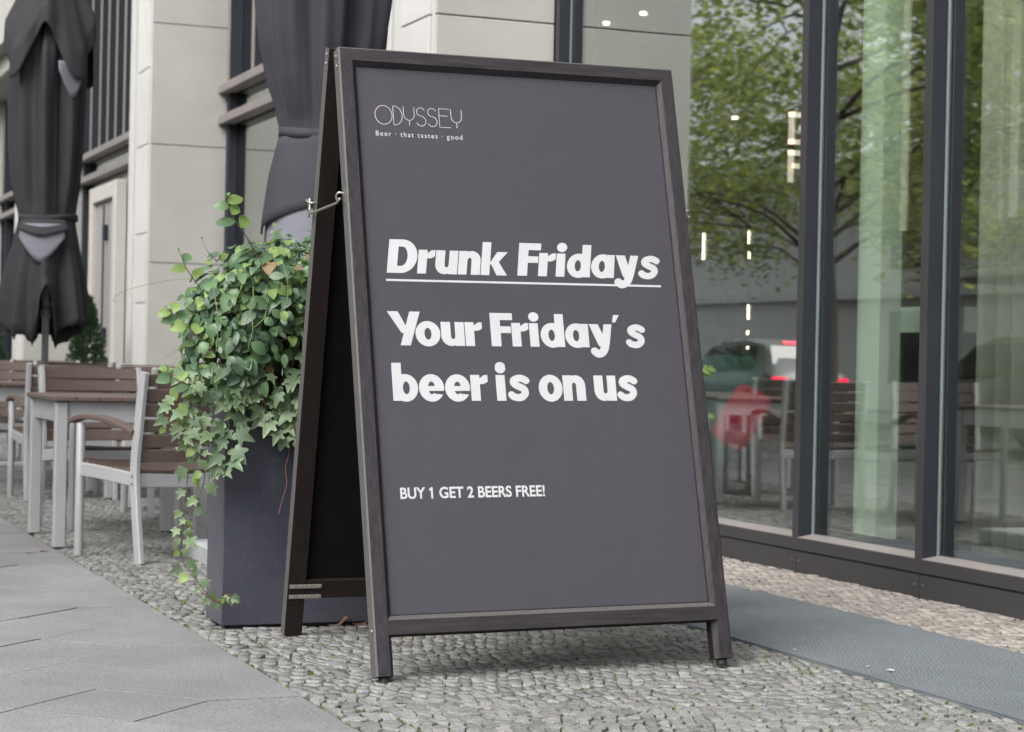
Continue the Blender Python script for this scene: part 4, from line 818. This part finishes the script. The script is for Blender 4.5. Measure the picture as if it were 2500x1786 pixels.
# ------------------------------------------------------------------ closed parasols
def parasol(x, y, clothm, seed, lab, rot, prof, band, flaps=True, capes=(.265, .03), opening=.36):
    rs = random.Random(seed); p = empty('closed_parasol', (x, y, 0)); tag(p, lab, 'parasol', 'closed cafe parasols')
    MB().lathe([(.027, .05), (.027, 3.9), (.02, 4.05)], 16).build('pole', M['pole'], p, True)
    MB().box(-.47, .47, -.47, .47, -.01, .085, bev=.012).build('base_slab', M['concrete'], p)
    MB().lathe([(.06, .0855), (.06, .1), (.04, .12), (.036, .38), (.03, .39)], 16).build('base_sleeve', M['pole'], p, True)
    MB().box(.03, .045, -.012, .012, 1.28, 1.32).lathe([(.033, 1.2), (.038, 1.21), (.038, 1.26), (.033, 1.27)], 14).build('crank', M['pole'], p)
    zs = np.linspace(1.02, 3.95, 80); pr_ = np.array(prof); rr = np.interp(zs, pr_[:, 0], pr_[:, 1]); am = np.interp(zs, pr_[:, 0], pr_[:, 2])
    n = 120; th = np.linspace(0, 2*math.pi, n, endpoint=False)+R(rot); ph = [rs.uniform(0, 6) for _ in range(6)]
    vs = []
    for i, z in enumerate(zs):
        k = 1
        w1 = np.cos(8*th+ph[0]+.5*math.sin(z*1.7+ph[1])); w2 = np.cos(5*th+ph[2]+z*.7); w3 = np.cos(17*th+ph[3]+z*1.1)
        r = rr[i]*k*(1+am[i]*(.75*np.sign(w1)*np.abs(w1)**.55+.4*w2+.3*w3)*.95)
        r *= 1+.05*np.cos(4*(th-R(rot)))*(z > 2.05)
        drop = max(0, (1.25-z)/.23); hem = drop*(.10*np.abs(np.cos(4*th+ph[0]/2))+.05*np.cos(2*th+1)+.012*np.cos(40*th))
        dth = (th-R(-99)+math.pi) % (2*math.pi)-math.pi; lift = opening*max(0, (1.5-z)/.48)*np.exp(-(dth/.22)**2); hem = hem+lift
        vs += [(r[j]*math.cos(th[j]), r[j]*math.sin(th[j]), z+hem[j]) for j in range(n)]
    fs = [(i*n+j, i*n+(j+1) % n, (i+1)*n+(j+1) % n, (i+1)*n+j) for i in range(len(zs)-1) for j in range(n)]
    cv = MB().add(vs, fs).build('canopy', clothm, p, True); cv.modifiers.new('thick', 'SOLIDIFY').thickness = .004
    # upper cape with four hanging corners
    vs = []; K = 26; m = 120
    for i in range(K):
        t = i/(K-1)
        for j in range(m):
            a = 2*math.pi*j/m; cw = abs(math.cos(2*(a-R(rot+18))))**1.6
            z = 4.02-t*(.62+.42*cw); r = .05+(capes[0]+capes[1]*cw)*min(1, t*1.25)**.85*(1+.07*math.cos(9*a+ph[4])*t+.04*math.cos(14*a+ph[5])*t)
            vs.append((r*math.cos(a), r*math.sin(a), z))
    fs = [(i*m+j, (i+1)*m+j, (i+1)*m+(j+1) % m, i*m+(j+1) % m) for i in range(K-1) for j in range(m)]
    cp = MB().add(vs, fs).build('cape', clothm, p, True); cp.modifiers.new('thick', 'SOLIDIFY').thickness = .004
    # tie band
    vs = []; m = 90
    for dz in (-.022, .022):
        for j in range(m):
            a = 2*math.pi*j/m; vs.append((band*math.cos(a)*(1+.03*math.cos(5*a)), band*math.sin(a)*(1+.03*math.cos(5*a)), 1.955+dz+.012*math.cos(2*a+1)))
    tb = MB().add(vs, [(j, (j+1) % m, m+(j+1) % m, m+j) for j in range(m)]).build('tie_band', clothm, p, True); tb.modifiers.new('thick', 'SOLIDIFY').thickness = .004
    # grey lining of folded panels showing on the side towards the tables
    def flap(a0, a1, z0, z1, r0_, r1_, tipz, nm, m_):
        vs = []; q = 12
        for j in range(q+1):
            t = j/q; a = R(a0+(a1-a0)*t); lo = tipz+(z1-tipz)*abs(2*t-1)**1.3
            for i in range(7):
                s_ = i/6; z = z0+(lo-z0)*s_; r = r0_+(r1_-r0_)*s_; vs.append((r*math.cos(a), r*math.sin(a), z))
        fs = [(j*7+i, j*7+i+1, (j+1)*7+i+1, (j+1)*7+i) for j in range(q) for i in range(6)]
        o = MB().add(vs, fs).build(nm, m_, p, True); o.modifiers.new('thick', 'SOLIDIFY').thickness = .004
    if not flaps:
        def sweep(a0, a1, zt, hem, rf, nm, m_):
            vs = []; q = 20; k_ = 9
            for j in range(q+1):
                t = j/q; a = R(a0+(a1-a0)*t); lo = hem(t)
                for i in range(k_):
                    z = zt+(lo-zt)*i/(k_-1); r = rf(z)*(1+.02*math.sin(9*t+z*3)); vs.append((r*math.cos(a), r*math.sin(a), z))
            o = MB().add(vs, [(j*k_+i, j*k_+i+1, (j+1)*k_+i+1, (j+1)*k_+i) for j in range(q) for i in range(k_-1)]).build(nm, m_, p, True); o.modifiers.new('thick', 'SOLIDIFY').thickness = .005
        sweep(-205, -62, 1.935, lambda t: 1.50+.19*max(0, t-.12)**.8, lambda z: float(np.interp(z, [1.4, 1.54, 1.76, 1.935], [.275, .272, .240, .196])), 'overlap_flap', clothm)
        sweep(-178, -60, 1.75, lambda t: 1.02, lambda z: float(np.interp(z, [1.0, 1.3, 1.55, 1.75], [.27, .268, .257, .228])), 'lining_flap', M['lining']); return p
    flap(-145, -72, 1.90, 1.80, .262, .29, 1.60, 'lining_flap', M['lining'])
    flap(-150, -66, 1.935, 1.87, .24, .292, 1.805, 'overlap_flap', clothm)
    flap(-88, -48, 3.12, 3.05, .305, .325, 2.84, 'lining_flap', M['lining'])
    return p
parasol(2.355, 15.4, M['cloth'], 3, 'closed charcoal parasol among the far tables at the left edge', 10, [(1.0, .26, .30), (1.1, .30, .27), (1.3, .295, .22), (1.55, .26, .18), (1.72, .23, .12), (1.90, .205, .08), (1.95, .198, .07), (2.0, .203, .08), (2.2, .225, .17), (2.5, .24, .2), (2.85, .25, .2), (3.2, .25, .16), (3.6, .16, .12), (3.95, .06, .05)], .222)
u2 = parasol(2.56, 8.75, M['cloth_lit'], 8, 'large closed parasol directly behind the sandwich board', 40, [(1.02, .24, .26), (1.15, .25, .16), (1.3, .245, .12), (1.54, .232, .09), (1.76, .205, .08), (1.90, .188, .07), (1.95, .178, .06), (2.0, .185, .08), (2.18, .238, .14), (2.37, .272, .16), (2.56, .29, .17), (2.9, .285, .18), (3.2, .25, .16), (3.6, .16, .12), (3.95, .06, .05)], .196, False)
# ------------------------------------------------------------------ conifers in tubs
def conifer(x, y, h, r, lab, z0=0, grp='potted conifers by the facade'):
    t = empty('conifer_topiary', (x, y, z0)); tag(t, lab, 'conifer', grp)
    MB().lathe([(.17, 0), (.22, .42), (.235, .44), (.235, .47), (.2, .47), (.2, .43)], 18).build('pot', M['planter'], t, True)
    MB().tube([(0, 0, .4), (0, 0, h*.8)], [.025, .008], 6).build('trunk', M['bark'], t)
    b = MB()
    for k in range(2600):
        z = random.random()**1.15; rr = r*(1-z)**.75*random.uniform(.55, 1.08)*(1+.12*math.sin(z*25)); a = random.uniform(0, 6.283)
        c = Vector((rr*math.cos(a), rr*math.sin(a), .5+z*(h-.5))); d = Vector((math.cos(a), math.sin(a), random.uniform(.3, 1.3))).normalized(); s = d.orthogonal().normalized(); s.rotate(Quaternion(d, random.uniform(0, 6.28))); l = random.uniform(.03, .06)
        b.add([c-s*l*.3, c+s*l*.3, c+d*l+s*l*.12, c+d*l-s*l*.12], [(0, 1, 2, 3)], 0, random.random())
    b.build('crown', M['conifer'], t)
conifer(3.47, 20.0, 1.48, .24, 'small dark conifer topiary by the stone pillar behind the tables')
conifer(3.75, 29.6, 1.5, .26, 'small dark conifer at the left edge of the picture')
conifer(q_.x, q_.y, 1.62, .26, 'dark potted conifer standing inside the cafe behind the pane', .09, 'potted conifers')
# ------------------------------------------------------------------ small things on the ground
def litter(name, x, y, z, s, m, lab, cat, grp=None, rz=0, curl=.3):
    out = [(0, -1), (.35, -.6), (.8, -.5), (.5, -.1), (.9, .35), (.4, .4), (.1, 1), (-.25, .45), (-.85, .4), (-.45, 0), (-.75, -.45), (-.3, -.55)]
    vs = [(a*s, b*s, curl*s*(a*a+.3*b*b)+.001) for a, b in out]+[(0, 0, .002)]; n = len(out)
    o = MB().add(vs, [(i, (i+1) % n, n) for i in range(n)]).build(name, m); o.location = (x, y, z); o.rotation_euler = (random.uniform(-.1, .1), random.uniform(-.1, .1), rz)
    so_ = o.modifiers.new('thick', 'SOLIDIFY'); so_.thickness = .0008; return tag(o, lab, cat, grp)
def gp(px, py):
    d = fw*4861+cr*(px-1250)-cu*(py-893); t = -EYE/d.z; return d.x*t, d.y*t
for px_, py_, s, m_, lab in ((105, 1345, .034, 'dryleaf', 'larger pale fallen leaf on the pavement near the table leg'), (69, 1348, .018, 'dryleaf', 'smaller pale fallen leaf on the pavement')):
    x, y = gp(px_, py_); litter('fallen_leaf', x, y, .002, s, M[m_], lab, 'leaf', 'fallen leaves', random.uniform(0, 6))
x, y = gp(2173, 1642); litter('fallen_leaf', x, y, .009, .016, M['petal'], 'pale scrap of leaf lying on the entrance mat', 'leaf', 'fallen leaves', .6)
for k, (px_, py_, lb) in enumerate(((1940, 1591, 'pale petal on the near mat close to the sign foot'), (2118, 1632, 'pale petal on the near mat beside the leaf scrap'), (2192, 1510, 'pale petal on sandy cobbles, left of two'), (2220, 1526, 'pale petal on sandy cobbles, right of two'), (2455, 1577, 'pale petal on sandy cobbles near the right edge'))):
    x, y = gp(px_, py_); z = .009 if 3.32 < x < 4.1 else .003
    litter('petal', x, y, z, .007, M['petal'], lb, 'petal', 'pale petals near the shopfront', k)
b = MB(); x, y = gp(835, 1521)
pts = bez([(-.055, 0, .004), (-.03, .004, .008), (-.012, .0, .028), (0, -.004, .03), (.02, .002, .008), (.05, .006, .004), (.075, .008, .012)], 4)
vs = []
for i, q in enumerate(pts): w_ = .014*math.sin(math.pi*(i+.6)/(len(pts)+.2)); vs += [q+Vector((0, -w_, 0)), q+Vector((0, w_, .004))]
b.add(vs, [(2*i, 2*i+2, 2*i+3, 2*i+1) for i in range(len(pts)-1)]); o = b.build('fallen_leaf', M['brownleaf']); o.location = (x, 6.74, .0); o.modifiers.new('thick', 'SOLIDIFY').thickness = .001
tag(o, 'curled brown dry leaf against the planter foot', 'leaf', 'fallen leaves')
def weed(px_, py_, n, s, lab):
    x, y = gp(px_, py_); r_ = empty('weed', (x, y, -.004)); tag(r_, lab, 'weed', 'weeds between the cobbles')
    for k in range(n):
        a = 6.283*k/n+random.random(); q = MB(); d = Vector((math.cos(a)*.6, math.sin(a)*.6, 1)).normalized(); w_ = d.cross(Vector((0, 0, 1))).normalized()
        L = s*random.uniform(.6, 1.1); q.add([(0, 0, 0), d*L*.5+w_*L*.13, d*L+Vector((0, 0, -L*.2)), d*L*.5-w_*L*.13], [(0, 1, 2), (0, 2, 3)], 0, random.random()); q.build('blade', M['weed'], r_)
weed(733, 1455, 7, .045, 'bright green weed sprouting between cobbles before the rear leg')
weed(1240, 1745, 5, .014, 'tiny weed low in the cobbles at the bottom edge'); weed(690, 1650, 5, .016, 'tiny weed at the cobble border by the pavement')
weed(1270, 1560, 6, .02, 'small weed in the shade under the sandwich board')
# ------------------------------------------------------------------ the street side that the panes mirror
def tree(x, y, h, r, zc, seed, lab, n=12000, mats=('tree0', 'tree1')):
    rs = random.Random(seed); t = empty('street_tree', (x, y, -.02)); tag(t, lab, 'tree', 'street trees opposite the shopfront')
    trunk = bez([(0, 0, -.1), (.05*rs.uniform(-1, 1), .1, h*.25), (.1*rs.uniform(-1, 1), .1, h*.5), (.2*rs.uniform(-1, 1), 0, h*.85)], 5)
    b = MB(); b.tube(trunk, [.2-.17*i/(len(trunk)-1) for i in range(len(trunk))], 10); ends = []
    for k in range(15):
        a = rs.uniform(0, 6.283); z = rs.uniform(.28, .78)*h; l = r*rs.uniform(.65, 1.0); e = Vector((math.cos(a)*l, math.sin(a)*l, z+rs.uniform(.1, .5)*l)); s = Vector((0, 0, z)); ends.append(e)
        b.tube(bez([s, s.lerp(e, .5)+Vector((0, 0, .25)), e], 4), [.04-.034*i/8 for i in range(9)], 6)
        for q in range(3):
            e2 = e+Vector((rs.gauss(0, .9), rs.gauss(0, .9), rs.gauss(.2, .6))); ends.append(e2); b.tube([s.lerp(e, .6), e2], [.014, .005], 5)
    b.build('trunk', M['bark'], t, True); c = MB()
    nb = [(e, rs.uniform(.55, 1.15)) for e in ends]
    for k in range(n):
        e, br = nb[rs.randrange(len(nb))]; d = Vector((rs.gauss(0, 1), rs.gauss(0, 1), rs.gauss(0, .7))); d = d.normalized()*br*rs.random()**.5
        p = e+d; s = rs.uniform(.05, .10); nrm = Vector((rs.gauss(0, .5), rs.gauss(0, .5), 1)).normalized(); u = nrm.orthogonal().normalized(); u.rotate(Quaternion(nrm, rs.uniform(0, 6.28))); v = nrm.cross(u)
        c.add([p-v*s, p+u*s*.6, p+v*s, p-u*s*.6], [(0, 1, 2, 3)], 0 if rs.random() < .6 else 1, rs.random())
    c.build('crown', [M[mats[0]], M[mats[1]]], t)
for k, (x, y, h, r, zc) in enumerate(((-4.3, 16.3, 7.5, 2.6, 4.5), (-4.3, 23.1, 7.6, 2.9, 5), (-4.4, 30.8, 7.8, 3.0, 5), (-11.8, 26, 9, 3.2, 5.5), (-12.2, 37, 9, 3.2, 5.5), (-4.2, 9.6, 7.6, 2.5, 5), (-4.2, 39, 8.2, 2.9, 5))):
    lab = ('street tree mirrored in the rightmost pane', 'street tree mirrored behind the middle panes', 'leafy street tree mirrored in the widest pane', 'tall tree across the road mirrored in the panes', 'tall tree farther across the road mirrored in the widest pane', 'nearest street tree beyond the picture beside the camera', 'farthest street tree along the near kerb')[k]
    tree(x, y, h, r, zc, 20+k, lab)
def car(x, y, paint, lab, kind):
    c = empty('parked_car', (x, y, -.13)); tag(c, lab, 'car', 'cars parked along the road')
    # rows along the length (y): half width and lower / belt / roof heights
    prof = [(-2.1, .62, .45, .80, .82), (-2.02, .82, .32, .92, .98), (-1.85, .86, .26, 1.0, 1.12), (-1.5, .88, .24, 1.02, 1.50), (-.9, .89, .24, 1.0, 1.58), (.1, .89, .24, .98, 1.56), (.55, .89, .24, .96, 1.44), (1.15, .88, .24, .94, .98), (1.8, .84, .26, .86, .89), (2.12, .72, .36, .74, .77), (2.2, .58, .46, .62, .66)]
    vs = []; n = 10
    for (yy, w_, lo, belt, top) in prof:
        roofw = w_*.76 if top > belt+.08 else w_*.9
        half = [(w_*.9, lo), (w_, lo+.12), (w_, belt-.08), (w_*.96, belt), (roofw, top-.04), (roofw*.8, top)]
        row = half+[(-a, b_) for a, b_ in half[::-1]]; n = len(row); vs += [(a, yy, b_) for a, b_ in row]
    fs = []; mi = []
    for i in range(len(prof)-1):
        for j in range(n):
            fs.append((i*n+j, i*n+(j+1) % n, (i+1)*n+(j+1) % n, (i+1)*n+j))
    b = MB().add(vs, fs+[tuple(range(n)), tuple(range((len(prof)-1)*n, len(prof)*n))[::-1]]); smooth_by_angle(b.build('body', M[paint], c), 40)
    def quad(nm, pts, m_, off):
        q = MB(); q.add([Vector(p) for p in pts]+[Vector(p)+Vector(off) for p in pts], [(0, 1, 2, 3), (7, 6, 5, 4), (0, 4, 5, 1), (1, 5, 6, 2), (2, 6, 7, 3), (3, 7, 4, 0)]); return q.build(nm, M[m_], c)
    for s in (-1, 1):
        quad('side_window', [(s*.865, -1.45, 1.05), (s*.865, .95, .99), (s*.70, .45, 1.42), (s*.70, -1.3, 1.46)], 'carglass', (s*.012, 0, 0))
        for yy in (-1.35, 1.3):
            w_ = empty('wheel', (s*.80, yy, .33), parent=c); q = MB(); q.tube([(-.11, 0, 0), (.11, 0, 0)], .33, 20); q.build('tyre', M['rubber'], w_); q = MB(); q.tube([(s*.112, 0, 0), (s*.118, 0, 0)], .2, 14); q.build('rim', M['silver'], w_)
        quad('tail_light', [(s*.52, -2.065, .78), (s*.80, -2.045, .78), (s*.80, -2.03, .90), (s*.52, -2.05, .90)], 'tail', (0, -.03, 0))
        quad('head_light', [(s*.40, 2.19, .58), (s*.68, 2.13, .58), (s*.68, 2.10, .68), (s*.40, 2.16, .68)], 'head', (0, .03, 0))
    quad('rear_window', [(-.68, -1.80, 1.10), (.68, -1.80, 1.10), (.60, -1.56, 1.44), (-.60, -1.56, 1.44)], 'carglass', (0, -.03, .015))
    quad('windscreen', [(-.74, 1.12, 1.0), (.74, 1.12, 1.0), (.62, .62, 1.40), (-.62, .62, 1.40)], 'carglass', (0, .02, .02))
    if kind: quad('brake_light', [(-.3, -1.53, 1.49), (.3, -1.53, 1.49), (.3, -1.50, 1.53), (-.3, -1.50, 1.53)], 'tail', (0, -.03, .01))
    return c
car(-9.2, 33.9, 'carwhite', 'white hatchback with glowing red tail lights mirrored in the widest pane', 1)
car(-6.6, 21.5, 'cargrey', 'grey car mirrored low in the middle panes', 0)
car(-6.7, 14.5, 'carwhite', 'white car mirrored low in the rightmost pane', 0)
op = empty('opposite_building', (-20, 40, 0)); tag(op, 'pale apartment house across the road mirrored in the panes', 'building')
MB().box(-3, 3.8, -55, 45, -.1, 6.0).build('wall', M['white'], op); MB().box(3.81, 4.0, -14, -6, -.1, 6.4).build('white_bay', M['white'], op); MB().box(3.81, 4.0, 4, 12, -.1, 6.4).build('white_bay', M['white'], op)
for z in (2.6, 5.7):
    MB().box(3.82, 4.25, -54, 44, z, z+.22).build('balcony_slab', M['white'], op)
for i in range(16):
    for z in (.6, 3.3):
        yy = -50+i*6; w_ = MB().box(3.795, 3.85, yy, yy+2.2, z, z+1.7).build('window', M['alu'], op); MB().box(3.855, 3.87, yy+.08, yy+2.12, z+.08, z+1.62).build('pane', M['carglass'], w_)
# awning-like terrace roof across the road
tag(MB().box(-14.5, -10.6, 14, 31, 2.55, 2.68, bev=.02).build('terrace_roof', M['white']), 'flat pale terrace roof across the road mirrored at eye level', 'canopy')
for o_ in (14.4, 22, 30.6):
    tag(MB().tube([(-10.9, o_, -.02), (-10.9, o_, 2.549)], .05, 10).build('terrace_post', M['alu']), {14.4: 'near', 22: 'middle', 30.6: 'far'}[o_]+' dark post under the terrace roof across the road', 'post', 'posts under the terrace roof')
